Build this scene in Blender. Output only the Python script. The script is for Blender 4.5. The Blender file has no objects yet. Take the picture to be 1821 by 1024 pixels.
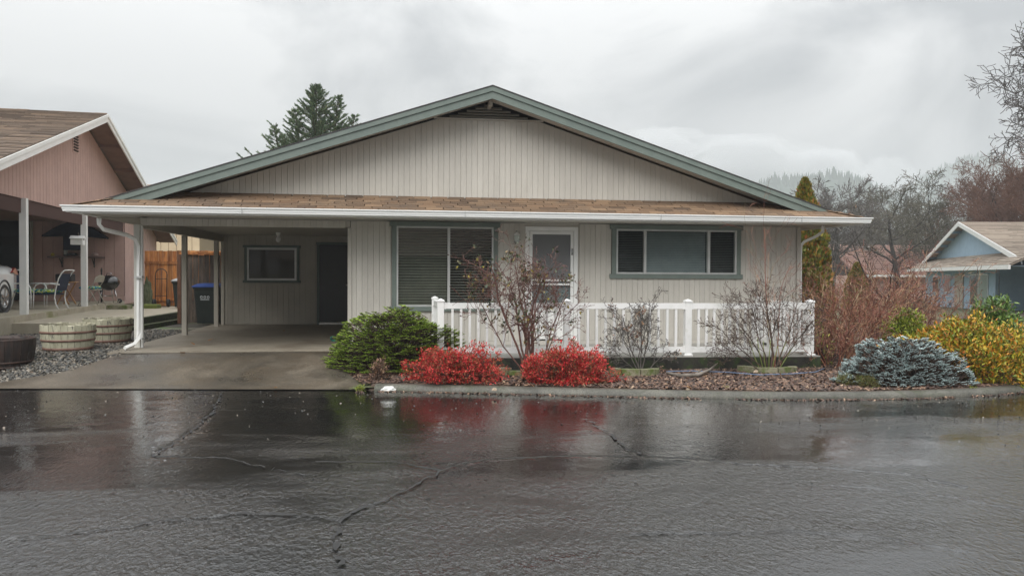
import bpy, math, random
import numpy as np
from mathutils import Vector, Matrix
random.seed(7)
sc = bpy.context.scene
col = sc.collection
rad = math.radians

# ------------------------------------------------------------------ camera, world, sun, exposure
FPX, TH, PH, RO = 1380.0, rad(7.9), rad(1.04), rad(.29)
CAM = np.array([0, 0, 1.6])
cF = np.array([math.sin(TH)*math.cos(PH), math.cos(TH)*math.cos(PH), -math.sin(PH)])
_R0 = np.array([math.cos(TH), -math.sin(TH), 0.]); _U0 = np.cross(_R0, cF)
cR = _R0*math.cos(RO)+_U0*math.sin(RO); cU = _U0*math.cos(RO)-_R0*math.sin(RO)
cd = bpy.data.cameras.new('camera'); cam = bpy.data.objects.new('camera', cd); col.objects.link(cam)
cam.matrix_world = Matrix(((cR[0], cU[0], -cF[0], 0), (cR[1], cU[1], -cF[1], 0), (cR[2], cU[2], -cF[2], 1.6), (0, 0, 0, 1)))
cd.sensor_width = 36; cd.lens = FPX/1821*36; cd.clip_start = .05; cd.clip_end = 6000
sc.camera = cam

W = bpy.data.worlds.new('World'); sc.world = W; W.use_nodes = True
wn, wl = W.node_tree.nodes, W.node_tree.links; wn.clear()
SUN_EL, SUN_ROT = rad(48), rad(205)          # soft sun behind the camera, behind thick cloud
def N(nt, t, **k):
    n = nt.new(t)
    for a, b in k.items():
        if a.startswith('i_'): n.inputs[a[2:].replace('_', ' ')].default_value = b
        else: setattr(n, a, b)
    return n
sky = N(wn, 'ShaderNodeTexSky', sky_type='NISHITA', sun_disc=False, sun_elevation=SUN_EL, sun_rotation=SUN_ROT)
bg1 = N(wn, 'ShaderNodeBackground'); bg1.inputs[1].default_value = .06
wl.new(sky.outputs[0], bg1.inputs[0])
tc = wn.new('ShaderNodeTexCoord')
mp = wn.new('ShaderNodeMapping'); mp.inputs['Scale'].default_value = (1, 1, 1.7); mp.inputs['Location'].default_value = (.35, .2, .1)
wl.new(tc.outputs['Generated'], mp.inputs[0])
nz = N(wn, 'ShaderNodeTexNoise', i_Scale=2.9, i_Detail=8., i_Roughness=.56, i_Distortion=.5); wl.new(mp.outputs[0], nz.inputs['Vector'])
cr = wn.new('ShaderNodeValToRGB'); wl.new(nz.outputs[0], cr.inputs[0])
e = cr.color_ramp.elements; e[0].position = .39; e[0].color = (.385, .40, .415, 1); e[1].position = .61; e[1].color = (.71, .715, .715, 1)
# cloud luminance rises gently towards the zenith, as a real overcast sky's does
sx = wn.new('ShaderNodeSeparateXYZ'); wl.new(tc.outputs['Generated'], sx.inputs[0])
mr = wn.new('ShaderNodeMapRange'); mr.inputs[1].default_value = 0; mr.inputs[2].default_value = 1; mr.inputs[3].default_value = .50; mr.inputs[4].default_value = 2.9
pw = wn.new('ShaderNodeMath'); pw.operation = 'POWER'; pw.use_clamp = True; wl.new(sx.outputs[2], pw.inputs[0]); pw.inputs[1].default_value = 1.6; wl.new(pw.outputs[0], mr.inputs[0])
bg2 = wn.new('ShaderNodeBackground'); wl.new(cr.outputs[0], bg2.inputs[0]); wl.new(mr.outputs[0], bg2.inputs[1])
mxw = wn.new('ShaderNodeMixShader'); mxw.inputs[0].default_value = .96
wl.new(bg1.outputs[0], mxw.inputs[1]); wl.new(bg2.outputs[0], mxw.inputs[2])
wo = wn.new('ShaderNodeOutputWorld'); wl.new(mxw.outputs[0], wo.inputs[0])

sl = bpy.data.lights.new('sun', 'SUN'); sl.energy = 1.5; sl.angle = rad(50); sl.color = (1, .97, .93)
so = bpy.data.objects.new('sun', sl); col.objects.link(so)
# direction to the sun: rotation measured as the Nishita sky does
sdir = Vector((math.sin(SUN_ROT)*math.cos(SUN_EL), math.cos(SUN_ROT)*math.cos(SUN_EL), math.sin(SUN_EL)))
so.rotation_euler = sdir.to_track_quat('Z', 'Y').to_euler()
sc.view_settings.view_transform = 'Standard'; sc.view_settings.look = 'None'
sc.view_settings.exposure = 0.80; sc.view_settings.gamma = 1; sc.view_settings.use_curve_mapping = False
sc.render.engine = 'CYCLES'
sc.cycles.use_denoising = True
sc.cycles.max_bounces = 8; sc.cycles.transparent_max_bounces = 24; sc.cycles.volume_bounces = 1
sc.cycles.diffuse_bounces = 4; sc.cycles.glossy_bounces = 3

# ------------------------------------------------------------------ geometry helpers
def ray(x, y): return cF*FPX+cR*(x-910.5)-cU*(y-512)
def onY(x, y, Y): d = ray(x, y); return CAM+d*(Y/d[1])
def onZ(x, y, Z): d = ray(x, y); return CAM+d*((Z-1.6)/d[2])
def onPl(x, y, p, n): d = ray(x, y); n = np.array(n); return CAM+d*(((np.array(p)-CAM)@n)/(d@n))

def origin(p):
    v = Vector((0, 0, 0))
    while p is not None: v = v+Vector(p.location); p = p.parent
    return v
def tag(o, label=None, cat=None, group=None, kind=None):
    if label: o['label'] = label
    if cat: o['category'] = cat
    if group: o['group'] = group
    if kind: o['kind'] = kind
    return o
def thing(name, label, cat, loc=(0, 0, 0), group=None, rz=0):
    o = bpy.data.objects.new(name, None); col.objects.link(o); o.location = [float(a) for a in loc]; o.rotation_euler = (0, 0, rz)
    o.empty_display_size = .1
    return tag(o, label, cat, group)
def inst(name, me, parent=None, loc=(0, 0, 0), rot=(0, 0, 0), local=False, scale=None):
    o = bpy.data.objects.new(name, me); col.objects.link(o)
    o.parent = parent
    L = Vector([float(a) for a in loc])
    o.location = L if (local or parent is None) else L-origin(parent)
    o.rotation_euler = rot
    if scale: o.scale = scale
    return o
def copy_tree(o, parent=None, loc=None, rz=None, label=None):
    c = o.copy(); col.objects.link(c); c.parent = parent
    if loc is not None: c.location = [float(a) for a in loc]
    if rz is not None: c.rotation_euler = (0, 0, rz)
    if label: c['label'] = label
    for ch in o.children: copy_tree(ch, c)
    return c

def mesh_np(name, V, F, mat=None, smooth=False):
    V = np.asarray(V, dtype=np.float32); F = np.asarray(F, dtype=np.int32)
    me = bpy.data.meshes.new(name); n, k = F.shape
    me.vertices.add(len(V)); me.vertices.foreach_set('co', V.ravel())
    me.loops.add(n*k); me.loops.foreach_set('vertex_index', F.ravel())
    me.polygons.add(n); me.polygons.foreach_set('loop_start', np.arange(0, n*k, k, dtype=np.int32))
    me.polygons.foreach_set('loop_total', np.full(n, k, dtype=np.int32))
    me.polygons.foreach_set('use_smooth', np.full(n, smooth, dtype=bool))
    me.update(); me.validate()
    if mat: me.materials.append(mat)
    return me
def obj_np(name, V, F, mat, parent=None, smooth=False, local=False):
    V = np.asarray(V, dtype=np.float64)
    if parent is not None and not local: V = V-np.array(origin(parent))
    return inst(name, mesh_np(name, V, F, mat, smooth), parent, local=True)

class MB:
    def __init__(s): s.v = []; s.f = []; s.sm = []
    def add(s, vs, fs, smooth=False):
        b = len(s.v); s.v += [tuple(map(float, v)) for v in vs]; s.f += [tuple(i+b for i in f) for f in fs]; s.sm += [smooth]*len(fs); return s
    def box(s, x0, x1, y0, y1, z0, z1):
        return s.add([(x0, y0, z0), (x1, y0, z0), (x1, y1, z0), (x0, y1, z0), (x0, y0, z1), (x1, y0, z1), (x1, y1, z1), (x0, y1, z1)],
                     [(0, 3, 2, 1), (4, 5, 6, 7), (0, 1, 5, 4), (1, 2, 6, 5), (2, 3, 7, 6), (3, 0, 4, 7)])
    def bbox(s, x0, x1, y0, y1, z0, z1, b=.01):
        # box with chamfered vertical and top/bottom edges
        pr = [(x0+b, y0), (x1-b, y0), (x1, y0+b), (x1, y1-b), (x1-b, y1), (x0+b, y1), (x0, y1-b), (x0, y0+b)]
        cx, cy = (x0+x1)/2, (y0+y1)/2
        ins = [(cx+(x-cx)*(1-2*b/(x1-x0)), cy+(y-cy)*(1-2*b/(y1-y0))) for x, y in pr]
        vs = [(x, y, z0) for x, y in ins]+[(x, y, z0+b) for x, y in pr]+[(x, y, z1-b) for x, y in pr]+[(x, y, z1) for x, y in ins]
        fs = [tuple(range(7, -1, -1)), tuple(range(24, 32))]
        for r in range(3):
            for i in range(8): j = (i+1) % 8; fs.append((r*8+i, r*8+j, r*8+8+j, r*8+8+i))
        return s.add(vs, fs)
    def obox(s, c, ax, ay, az, hx, hy, hz):
        c, ax, ay, az = [np.array(q, float) for q in (c, ax, ay, az)]
        P = [c+ax*hx*i+ay*hy*j+az*hz*k for k in (-1, 1) for i, j in ((-1, -1), (1, -1), (1, 1), (-1, 1))]
        return s.add(P, [(0, 3, 2, 1), (4, 5, 6, 7), (0, 1, 5, 4), (1, 2, 6, 5), (2, 3, 7, 6), (3, 0, 4, 7)])
    def bar(s, a, b, w, h, up=(0, 0, 1)):
        a, b = np.array(a, float), np.array(b, float); d = b-a; L = np.linalg.norm(d); d = d/L
        up = np.array(up, float)
        if abs(d@up) > .95: up = np.array([0, 1., 0])
        x = np.cross(d, up); x /= np.linalg.norm(x); z = np.cross(x, d)
        return s.obox((a+b)/2, d, x, z, L/2, w/2, h/2)
    def tube(s, P, r, n=8, cap=True, smooth=True):
        P = np.array(P, float); m = len(P); r = np.full(m, r) if np.isscalar(r) else np.array(r, float)
        T = np.gradient(P, axis=0); T /= np.linalg.norm(T, axis=1)[:, None]+1e-12
        ref = np.array([0, 0, 1.]) if abs(T[:, 2]).mean() < .8 else np.array([1., 0, 0])
        U = np.cross(T, ref); U /= np.linalg.norm(U, axis=1)[:, None]+1e-12; Vv = np.cross(T, U)
        a = np.arange(n)*2*math.pi/n
        vs = (P[:, None, :]+r[:, None, None]*(np.cos(a)[None, :, None]*U[:, None, :]+np.sin(a)[None, :, None]*Vv[:, None, :])).reshape(-1, 3)
        fs = [(i*n+j, i*n+(j+1) % n, (i+1)*n+(j+1) % n, (i+1)*n+j) for i in range(m-1) for j in range(n)]
        s.add(vs, fs, smooth)
        if cap:
            b = len(s.v)-len(vs)
            s.f += [tuple(b+j for j in range(n-1, -1, -1)), tuple(b+(m-1)*n+j for j in range(n))]; s.sm += [False, False]
        return s
    def lathe(s, c, prof, n=20, smooth=True, axis='z', frame=None):
        # prof: list of (radius, height)
        vs = []
        for r, h in prof:
            for j in range(n):
                a = 2*math.pi*j/n
                q = (r*math.cos(a), r*math.sin(a), h)
                if axis == 'x': q = (h, q[0], q[1])
                if axis == 'y': q = (q[0], h, q[1])
                if frame is not None: q = frame@np.array(q)
                vs.append((c[0]+q[0], c[1]+q[1], c[2]+q[2]))
        fs = [(i*n+j, i*n+(j+1) % n, (i+1)*n+(j+1) % n, (i+1)*n+j) for i in range(len(prof)-1) for j in range(n)]
        return s.add(vs, fs, smooth)
    def poly(s, P, dvec):
        # closed prism: polygon P (3d) extruded by dvec
        P = [np.array(p, float) for p in P]; n = len(P); d = np.array(dvec, float)
        return s.add(P+[p+d for p in P], [tuple(range(n-1, -1, -1)), tuple(range(n, 2*n))]+[(i, (i+1) % n, n+(i+1) % n, n+i) for i in range(n)])
    def mesh(s, name, mat, off=None):
        me = bpy.data.meshes.new(name)
        V = s.v if off is None else [(a-off[0], b-off[1], c-off[2]) for a, b, c in s.v]
        me.from_pydata(V, [], s.f); me.polygons.foreach_set('use_smooth', s.sm); me.update()
        import bmesh
        bm = bmesh.new(); bm.from_mesh(me); bmesh.ops.recalc_face_normals(bm, faces=bm.faces); bm.to_mesh(me); bm.free()
        if mat: me.materials.append(mat)
        return me
    def build(s, name, mat, parent=None, local=False, kind=None, label=None):
        off = None if (local or parent is None) else origin(parent)
        o = inst(name, s.mesh(name, mat, off), parent, local=True)
        return tag(o, label, kind=kind)

def vnoise(x, y, seed=0):
    xi, yi = np.floor(x).astype(np.int64), np.floor(y).astype(np.int64); fx, fy = x-xi, y-yi
    fx, fy = fx*fx*(3-2*fx), fy*fy*(3-2*fy)
    def h(a, b):
        n = (a*374761393+b*668265263+seed*974634777) & 0xffffffff
        n = ((n ^ (n >> 13))*1274126177) & 0xffffffff
        return ((n ^ (n >> 16)) & 0xffff)/65535.
    return (h(xi, yi)*(1-fx)+h(xi+1, yi)*fx)*(1-fy)+(h(xi, yi+1)*(1-fx)+h(xi+1, yi+1)*fx)*fy

# ------------------------------------------------------------------ materials
_M = {}
def mat(name, c1=None, c2=None, rough=.7, scale=6., detail=5., bump=0., bscale=None, stretch=(1, 1, 1), metal=0., spec=.5, lo=.35, hi=.65,
        island=None, objrand=None, coat=0., c3=None, c3scale=2., c3lo=.5, c3hi=.62, coords='Object', rough2=None, speck=0.):
    if name in _M: return _M[name]
    m = bpy.data.materials.new(name); m.use_nodes = True; nt = m.node_tree; n, l = nt.nodes, nt.links
    b = n['Principled BSDF']; b.inputs['Roughness'].default_value = rough; b.inputs['Metallic'].default_value = metal
    b.inputs['Specular IOR Level'].default_value = spec; b.inputs['Coat Weight'].default_value = coat
    tcn = n.new('ShaderNodeTexCoord'); mpn = n.new('ShaderNodeMapping'); mpn.inputs['Scale'].default_value = stretch
    if coords == 'World':
        g = n.new('ShaderNodeNewGeometry'); l.new(g.outputs['Position'], mpn.inputs[0])
    else: l.new(tcn.outputs[coords], mpn.inputs[0])
    c2 = c2 or c1
    nz = N(n, 'ShaderNodeTexNoise', i_Scale=scale, i_Detail=detail, i_Roughness=.6); l.new(mpn.outputs[0], nz.inputs['Vector'])
    r = n.new('ShaderNodeValToRGB'); e = r.color_ramp.elements; e[0].position = lo; e[1].position = hi
    e[0].color = (*c1, 1); e[1].color = (*c2, 1); l.new(nz.outputs[0], r.inputs[0]); out = r.outputs[0]
    if island:
        g = n.new('ShaderNodeNewGeometry'); r2 = n.new('ShaderNodeValToRGB'); r2.color_ramp.interpolation = 'LINEAR'
        el = r2.color_ramp.elements
        while len(el) > 1: el.remove(el[-1])
        for i, (p, c) in enumerate(island):
            q = el[0] if i == 0 else el.new(p)
            q.position = p; q.color = (*c, 1)
        l.new(g.outputs['Random Per Island'], r2.inputs[0]); out = r2.outputs[0]
        mm = n.new('ShaderNodeMixRGB'); mm.blend_type = 'MULTIPLY'; mm.inputs[0].default_value = .5
        l.new(out, mm.inputs[1]); rr = n.new('ShaderNodeMapRange'); rr.inputs[3].default_value = .5; rr.inputs[4].default_value = 1.5
        l.new(nz.outputs[0], rr.inputs[0]); l.new(rr.outputs[0], mm.inputs[2]); out = mm.outputs[0]
    if objrand:
        oi = n.new('ShaderNodeObjectInfo'); r2 = n.new('ShaderNodeValToRGB'); el = r2.color_ramp.elements
        while len(el) > 1: el.remove(el[-1])
        for i, (p, c) in enumerate(objrand):
            q = el[0] if i == 0 else el.new(p)
            q.position = p; q.color = (*c, 1)
        l.new(oi.outputs['Random'], r2.inputs[0])
        mm = n.new('ShaderNodeMixRGB'); mm.blend_type = 'MULTIPLY'; mm.inputs[0].default_value = 1
        l.new(r2.outputs[0], mm.inputs[1]); l.new(out, mm.inputs[2]); out = mm.outputs[0]
    if c3:
        n3 = N(n, 'ShaderNodeTexNoise', i_Scale=c3scale, i_Detail=6., i_Roughness=.65, i_Distortion=.5); l.new(mpn.outputs[0], n3.inputs['Vector'])
        q = n.new('ShaderNodeMapRange'); q.inputs[1].default_value = c3lo; q.inputs[2].default_value = c3hi; l.new(n3.outputs[0], q.inputs[0])
        mm = n.new('ShaderNodeMixRGB'); l.new(q.outputs[0], mm.inputs[0]); l.new(out, mm.inputs[1]); mm.inputs[2].default_value = (*c3, 1); out = mm.outputs[0]
    if speck:
        for sc_, am in ((55., speck), (160., speck*.8)):
            n4 = N(n, 'ShaderNodeTexNoise', i_Scale=sc_, i_Detail=2.); l.new(mpn.outputs[0], n4.inputs['Vector'])
            q = n.new('ShaderNodeMapRange'); q.inputs[1].default_value = .3; q.inputs[2].default_value = .7; q.inputs[3].default_value = 1-am; q.inputs[4].default_value = 1+am; l.new(n4.outputs[0], q.inputs[0])
            mm = n.new('ShaderNodeMixRGB'); mm.blend_type = 'MULTIPLY'; mm.inputs[0].default_value = 1; l.new(out, mm.inputs[1]); l.new(q.outputs[0], mm.inputs[2]); out = mm.outputs[0]
    l.new(out, b.inputs['Base Color'])
    if rough2 is not None:
        q = n.new('ShaderNodeMapRange'); q.inputs[1].default_value = lo; q.inputs[2].default_value = hi; q.inputs[3].default_value = rough; q.inputs[4].default_value = rough2
        l.new(nz.outputs[0], q.inputs[0]); l.new(q.outputs[0], b.inputs['Roughness'])
    if bump:
        nb = N(n, 'ShaderNodeTexNoise', i_Scale=bscale or scale*4, i_Detail=4.); l.new(mpn.outputs[0], nb.inputs['Vector'])
        bp = n.new('ShaderNodeBump'); bp.inputs['Strength'].default_value = 1; bp.inputs['Distance'].default_value = bump
        l.new(nb.outputs[0], bp.inputs['Height']); l.new(bp.outputs[0], b.inputs['Normal'])
    _M[name] = m; return m

tint = [(0, (.95, .95, .95)), (1, (1.0, 1.0, 1.0))]
SIDING = mat('siding_paint', (.515, .49, .44), (.565, .54, .485), .6, 3, 8, .0006, 60, (1, 1, .25), objrand=[(0, (.93, .93, .93)), (1, (1, 1, 1))], coords='World', c3=(.46, .435, .385), c3scale=4, c3lo=.5, c3hi=.9, speck=.03)
WALLM = mat('wall_paint', (.49, .465, .415), (.53, .505, .455), .7, 2)
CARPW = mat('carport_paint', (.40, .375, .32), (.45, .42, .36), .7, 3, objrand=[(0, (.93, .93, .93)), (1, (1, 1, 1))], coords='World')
GROOVE = mat('groove_shade_paint', (.49, .465, .42), None, .8)
GREEN = mat('sage_paint', (.135, .17, .152), (.165, .20, .178), .5, 5, bump=.0004, bscale=50, coords='World')
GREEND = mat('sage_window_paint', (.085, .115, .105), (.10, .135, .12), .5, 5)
WHITE = mat('white_paint', (.76, .77, .75), (.83, .83, .81), .4, 3, coords='World')
VINYL = mat('white_vinyl', (.80, .80, .79), (.72, .73, .71), .35, 4, lo=.45, hi=.7, coords='World', c3=(.55, .57, .50), c3scale=5, c3lo=.56, c3hi=.85)
GUTTER = mat('gutter_enamel', (.86, .87, .86), (.78, .80, .79), .35, 2.5, lo=.4, hi=.7, stretch=(.4, 1, 3), coords='World')
ALU = mat('window_aluminium', (.58, .59, .58), (.50, .51, .50), .35, 5, metal=.2)
DARKV = mat('interior_shade', (.018, .017, .016), (.025, .024, .022), .8, 3)  # near-black colour standing in for the shade of unlit interiors
BLIND = mat('blind_slat', (.62, .62, .58), (.55, .55, .51), .5, 3)
BLINDD = mat('blind_slat_dark', (.34, .31, .27), (.28, .26, .23), .5, 3)
SHOBJ = mat('shingle', (.75, .75, .75), (1.2, 1.15, 1.1), .85, 90, 3, .0015, 180, objrand=[(0, (.085, .055, .035)), (.25, (.19, .122, .072)), (.5, (.13, .086, .055)), (.75, (.245, .165, .10)), (1, (.165, .10, .058))],
            c3=(.08, .06, .045), c3scale=1.3, c3lo=.5, c3hi=.8, coords='World')
SHROW = mat('shingle_course', (.20, .14, .10), (.30, .21, .145), .85, 5, 8, .002, 120, coords='World', island=[(0, (.20, .135, .09)), (.5, (.27, .185, .12)), (1, (.33, .23, .15))])
PINKSH = mat('neighbour_shingle', (.2, .15, .11), None, .9, 4, 6, coords='World', island=[(0, (.13, .10, .08)), (.5, (.21, .165, .13)), (1, (.29, .22, .165))])
BLUESH = mat('blue_house_shingle', (.2, .15, .11), None, .9, 4, 6, coords='World', island=[(0, (.20, .165, .13)), (.5, (.29, .24, .195)), (1, (.38, .32, .26))])
REDSH = mat('far_roof_shingle', (.2, .15, .11), None, .9, 4, 6, coords='World', island=[(0, (.24, .145, .12)), (1, (.33, .20, .165))])
PINK = mat('pink_paint', (.50, .335, .29), (.56, .38, .33), .7, 3, coords='World', objrand=[(0, (.93, .93, .93)), (1, (1, 1, 1))])
BLUE = mat('blue_paint', (.31, .44, .56), (.36, .50, .62), .7, 3, coords='World')
CREAM = mat('cream_paint', (.62, .50, .33), (.68, .55, .37), .7, 3, coords='World')
BROWNT = mat('brown_soffit', (.19, .12, .095), (.24, .155, .12), .8, 3, coords='World')
CONC = mat('patio_concrete', (.33, .29, .22), (.42, .375, .29), .7, 3, 8, .001, 60, coords='World', c3=(.20, .20, .08), c3scale=1.6, c3lo=.55, c3hi=.75)
DRIVE = mat('driveway_concrete', (.040, .036, .030), (.135, .112, .083), .22, 1.1, 10, .0016, 90, coords='World', c3=(.085, .066, .045), c3scale=1.4, c3lo=.46, c3hi=.72, lo=.3, hi=.7, rough2=.5, speck=.5)
SLAB = mat('carport_concrete', (.21, .185, .145), (.29, .255, .20), .55, 1.4, 9, .0008, 90, coords='World', c3=(.13, .10, .07), c3scale=.9, c3lo=.52, c3hi=.75, lo=.3, hi=.7, speck=.2)
DECKT = mat('porch_concrete', (.26, .255, .235), (.33, .32, .295), .5, 2, 8, .0008, 70, coords='World')
MOSS = mat('mossy_concrete', (.012, .012, .010), (.040, .036, .028), .85, 5, 9, .008, 40, coords='World', c3=(.028, .055, .008), c3scale=5, c3lo=.48, c3hi=.62)
MOSSR = mat('mossy_edging', (.15, .14, .09), (.27, .25, .17), .8, 8, 8, .003, 60, coords='World', c3=(.10, .13, .03), c3scale=7, c3lo=.45, c3hi=.6)
KERB = mat('kerb_concrete', (.055, .053, .043), (.125, .12, .098), .55, 2.5, 10, .002, 90, coords='World', c3=(.05, .055, .03), c3scale=4, c3lo=.5, c3hi=.7, speck=.4)
SOIL = mat('soil', (.035, .022, .014), (.07, .045, .03), .9, 9, 8, .01, 30, coords='World')
GRAVB = mat('gravel_bed', (.045, .042, .036), (.10, .09, .075), .85, 20, 8, .008, 60, coords='World', c3=(.05, .08, .02), c3scale=1.1, c3lo=.58, c3hi=.7)
GRASS = mat('ground_cover', (.05, .06, .02), (.10, .095, .045), .9, 2, 8, .01, 20, coords='World')
STONE = mat('gravel_stone', (.1, .1, .1), None, .5, 30, island=[(0, (.025, .027, .028)), (.4, (.065, .063, .056)), (.7, (.125, .115, .095)), (.9, (.19, .155, .115)), (1, (.28, .25, .21))])
CHIP = mat('mulch_chip', (.1, .1, .1), None, .55, 30, island=[(0, (.018, .011, .009)), (.35, (.055, .032, .024)), (.62, (.12, .062, .042)), (.8, (.17, .11, .08)), (.93, (.27, .15, .085)), (1, (.38, .27, .18))])
LITTER = mat('fallen_leaf', (.1, .1, .1), None, .6, 30, island=[(0, (.12, .05, .02)), (.5, (.30, .13, .04)), (1, (.45, .26, .10))])
CEDAR = mat('cedar_board', (.26, .085, .022), (.62, .27, .085), .6, 3, 8, .002, 30, (3, 3, .5), coords='World', objrand=[(0, (.6, .6, .6)), (.5, (1, .95, .9)), (1, (1.25, 1.2, 1.1))])
GREYW = mat('weathered_board', (.025, .02, .016), (.11, .085, .065), .75, 5, 8, .003, 30, (5, 5, .5), coords='World', objrand=[(0, (.5, .5, .5)), (1, (1.35, 1.3, 1.25))])
TIMB = mat('mossy_timber', (.02, .018, .012), (.06, .055, .03), .8, 6, 8, .003, 30, (.6, 4, 4), coords='World', c3=(.06, .09, .02), c3scale=3, c3lo=.45, c3hi=.6)
STAVE = mat('pale_stave', (.36, .34, .24), (.50, .48, .36), .75, 5, 8, .001, 40, (2, 2, .6), coords='World', c3=(.10, .095, .08), c3scale=9, c3lo=.56, c3hi=.66, objrand=[(0, (.88, .89, .88)), (1, (1.02, 1.02, 1.02))])
STAVED = mat('dark_stave', (.012, .010, .009), (.045, .024, .018), .6, 5, 8, .002, 40, (2, 2, .6), coords='World', c3=(.12, .13, .11), c3scale=8, c3lo=.6, c3hi=.7, objrand=[(0, (.7, .7, .7)), (1, (1.2, 1.2, 1.2))])
HOOP = mat('rusty_hoop', (.13, .065, .045), (.21, .12, .09), .6, 9, 6, coords='World')
HOOPD = mat('dark_hoop', (.03, .018, .014), (.07, .035, .025), .5, 9, 6, coords='World')
BLACK = mat('black_enamel', (.012, .012, .013), None, .18, coat=.5)
BLACKM = mat('black_matt', (.02, .02, .022), (.03, .03, .03), .6)
NAVY = mat('navy_cloth', (.008, .014, .035), (.012, .02, .05), .8)
BIN = mat('bin_plastic', (.012, .018, .016), (.02, .027, .024), .4)
BINBLUE = mat('blue_plastic', (.03, .07, .26), (.04, .09, .32), .35)
TARP = mat('blue_tarp', (.02, .05, .30), (.05, .10, .5), .45, 9, bump=.01, bscale=20)
ORANGE = mat('orange_plastic', (.85, .14, .03), (.7, .1, .02), .4)
TEAL = mat('teal_rubber', (.01, .16, .12), (.02, .2, .15), .4)
CHROME = mat('bright_metal', (.55, .55, .55), None, .25, metal=.9)
FOLDM = mat('beige_metal', (.34, .32, .26), (.40, .37, .31), .45)
WOODL = mat('light_wood', (.38, .20, .08), (.5, .28, .12), .5, 5)
CARW = mat('white_car_paint', (.78, .80, .80), None, .2, coat=1.)
GLASSD = mat('car_glass', (.01, .012, .014), None, .05)
TYRE = mat('tyre_rubber', (.015, .015, .015), (.025, .025, .025), .7)
REDL = mat('tail_light_red', (.35, .01, .01), None, .1, coat=1.)
HOSE = mat('blue_hose', (.10, .16, .27), (.16, .24, .38), .4)
DRIFT = mat('driftwood', (.10, .085, .07), (.24, .21, .18), .8, 6, 8, .003, 40)
BARKG = mat('grey_bark', (.055, .048, .042), (.115, .10, .088), .85, 9)
BARKB = mat('brown_bark', (.045, .03, .022), (.10, .062, .045), .8, 12)
BARKD = mat('dark_bark', (.018, .014, .012), (.045, .035, .03), .8, 12)
BARKR = mat('red_twig_bark', (.13, .022, .018), (.24, .05, .035), .6, 12, island=[(0, (.06, .025, .018)), (.35, (.16, .055, .035)), (.6, (.26, .085, .055)), (.8, (.36, .19, .11)), (1, (.30, .25, .14))])
BARKP = mat('reddish_twig_bark', (.10, .048, .032), (.15, .075, .05), .8, 12)
CANEG = mat('green_cane', (.16, .20, .05), (.22, .24, .08), .5, 12)
BARKRB = mat('rose_bark', (.09, .035, .028), (.17, .085, .065), .7, 20)
LEAFR = mat('nandina_leaf', (.5, .5, .5), None, .6, 8, island=[(0, (.22, .012, .018)), (.3, (.50, .022, .03)), (.58, (.64, .05, .05)), (.72, (.60, .13, .09)), (.82, (.26, .09, .045)), (1, (.07, .10, .025))], c3=(.16, .10, .045), c3scale=6, c3lo=.52, c3hi=.68, spec=.25)
LEAFS = mat('spruce_needle', (.5, .5, .5), None, .7, 7, 4, coords='World', island=[(0, (.09, .17, .02)), (.5, (.22, .34, .04)), (.85, (.36, .48, .07)), (1, (.46, .56, .10))], spec=.15)
LEAFB = mat('blue_spruce_needle', (.5, .5, .5), None, .5, 3, 3, coords='World', island=[(0, (.24, .33, .32)), (.5, (.46, .57, .56)), (.9, (.62, .72, .72)), (1, (.7, .78, .78))])
LEAFO = mat('golden_leaf', (.5, .5, .5), None, .45, 1.6, 4, coords='World', island=[(0, (.08, .12, .012)), (.35, (.20, .24, .02)), (.58, (.46, .34, .03)), (.82, (.60, .29, .04)), (1, (.55, .16, .03))], c3=(.15, .19, .02), c3scale=1.6, c3lo=.52, c3hi=.66, spec=.3)
LEAFY = mat('yellow_green_leaf', (.5, .5, .5), None, .45, 3, 4, coords='World', island=[(0, (.10, .15, .012)), (.6, (.22, .29, .02)), (1, (.38, .38, .04))])
LEAFH = mat('rhododendron_leaf', (.5, .5, .5), None, .4, 3, 4, coords='World', island=[(0, (.05, .11, .02)), (.6, (.11, .20, .035)), (1, (.24, .32, .07))])
LEAFA = mat('arborvitae_spray', (.5, .5, .5), None, .6, 2.2, 4, coords='World', island=[(0, (.06, .09, .012)), (.35, (.14, .16, .02)), (.65, (.20, .17, .02)), (.85, (.28, .15, .03)), (1, (.26, .09, .025))])
LEAFC = mat('cedar_spray', (.5, .5, .5), None, .6, 2, 4, coords='World', island=[(0, (.04, .08, .045)), (.5, (.10, .165, .08)), (.9, (.18, .25, .12)), (1, (.22, .19, .09))])
LEAFROSE = mat('rose_leaf', (.5, .5, .5), None, .5, 8, island=[(0, (.03, .05, .02)), (.4, (.06, .08, .03)), (.7, (.12, .08, .03)), (.93, (.20, .14, .05)), (1, (.50, .44, .05))])
HIP = mat('dark_rose_hip', (.03, .012, .012), (.07, .02, .02), .5)
ROSEB = mat('brown_leaf', (.5, .5, .5), None, .6, 8, island=[(0, (.08, .04, .03)), (.6, (.20, .11, .07)), (1, (.34, .22, .13))])
LEAFG = mat('grass_blade', (.5, .5, .5), None, .6, 8, island=[(0, (.06, .05, .02)), (.6, (.14, .12, .03)), (1, (.12, .17, .03))])
FIR = mat('far_fir', (.02, .045, .03), (.04, .075, .045), .9, .2, coords='World')

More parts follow.
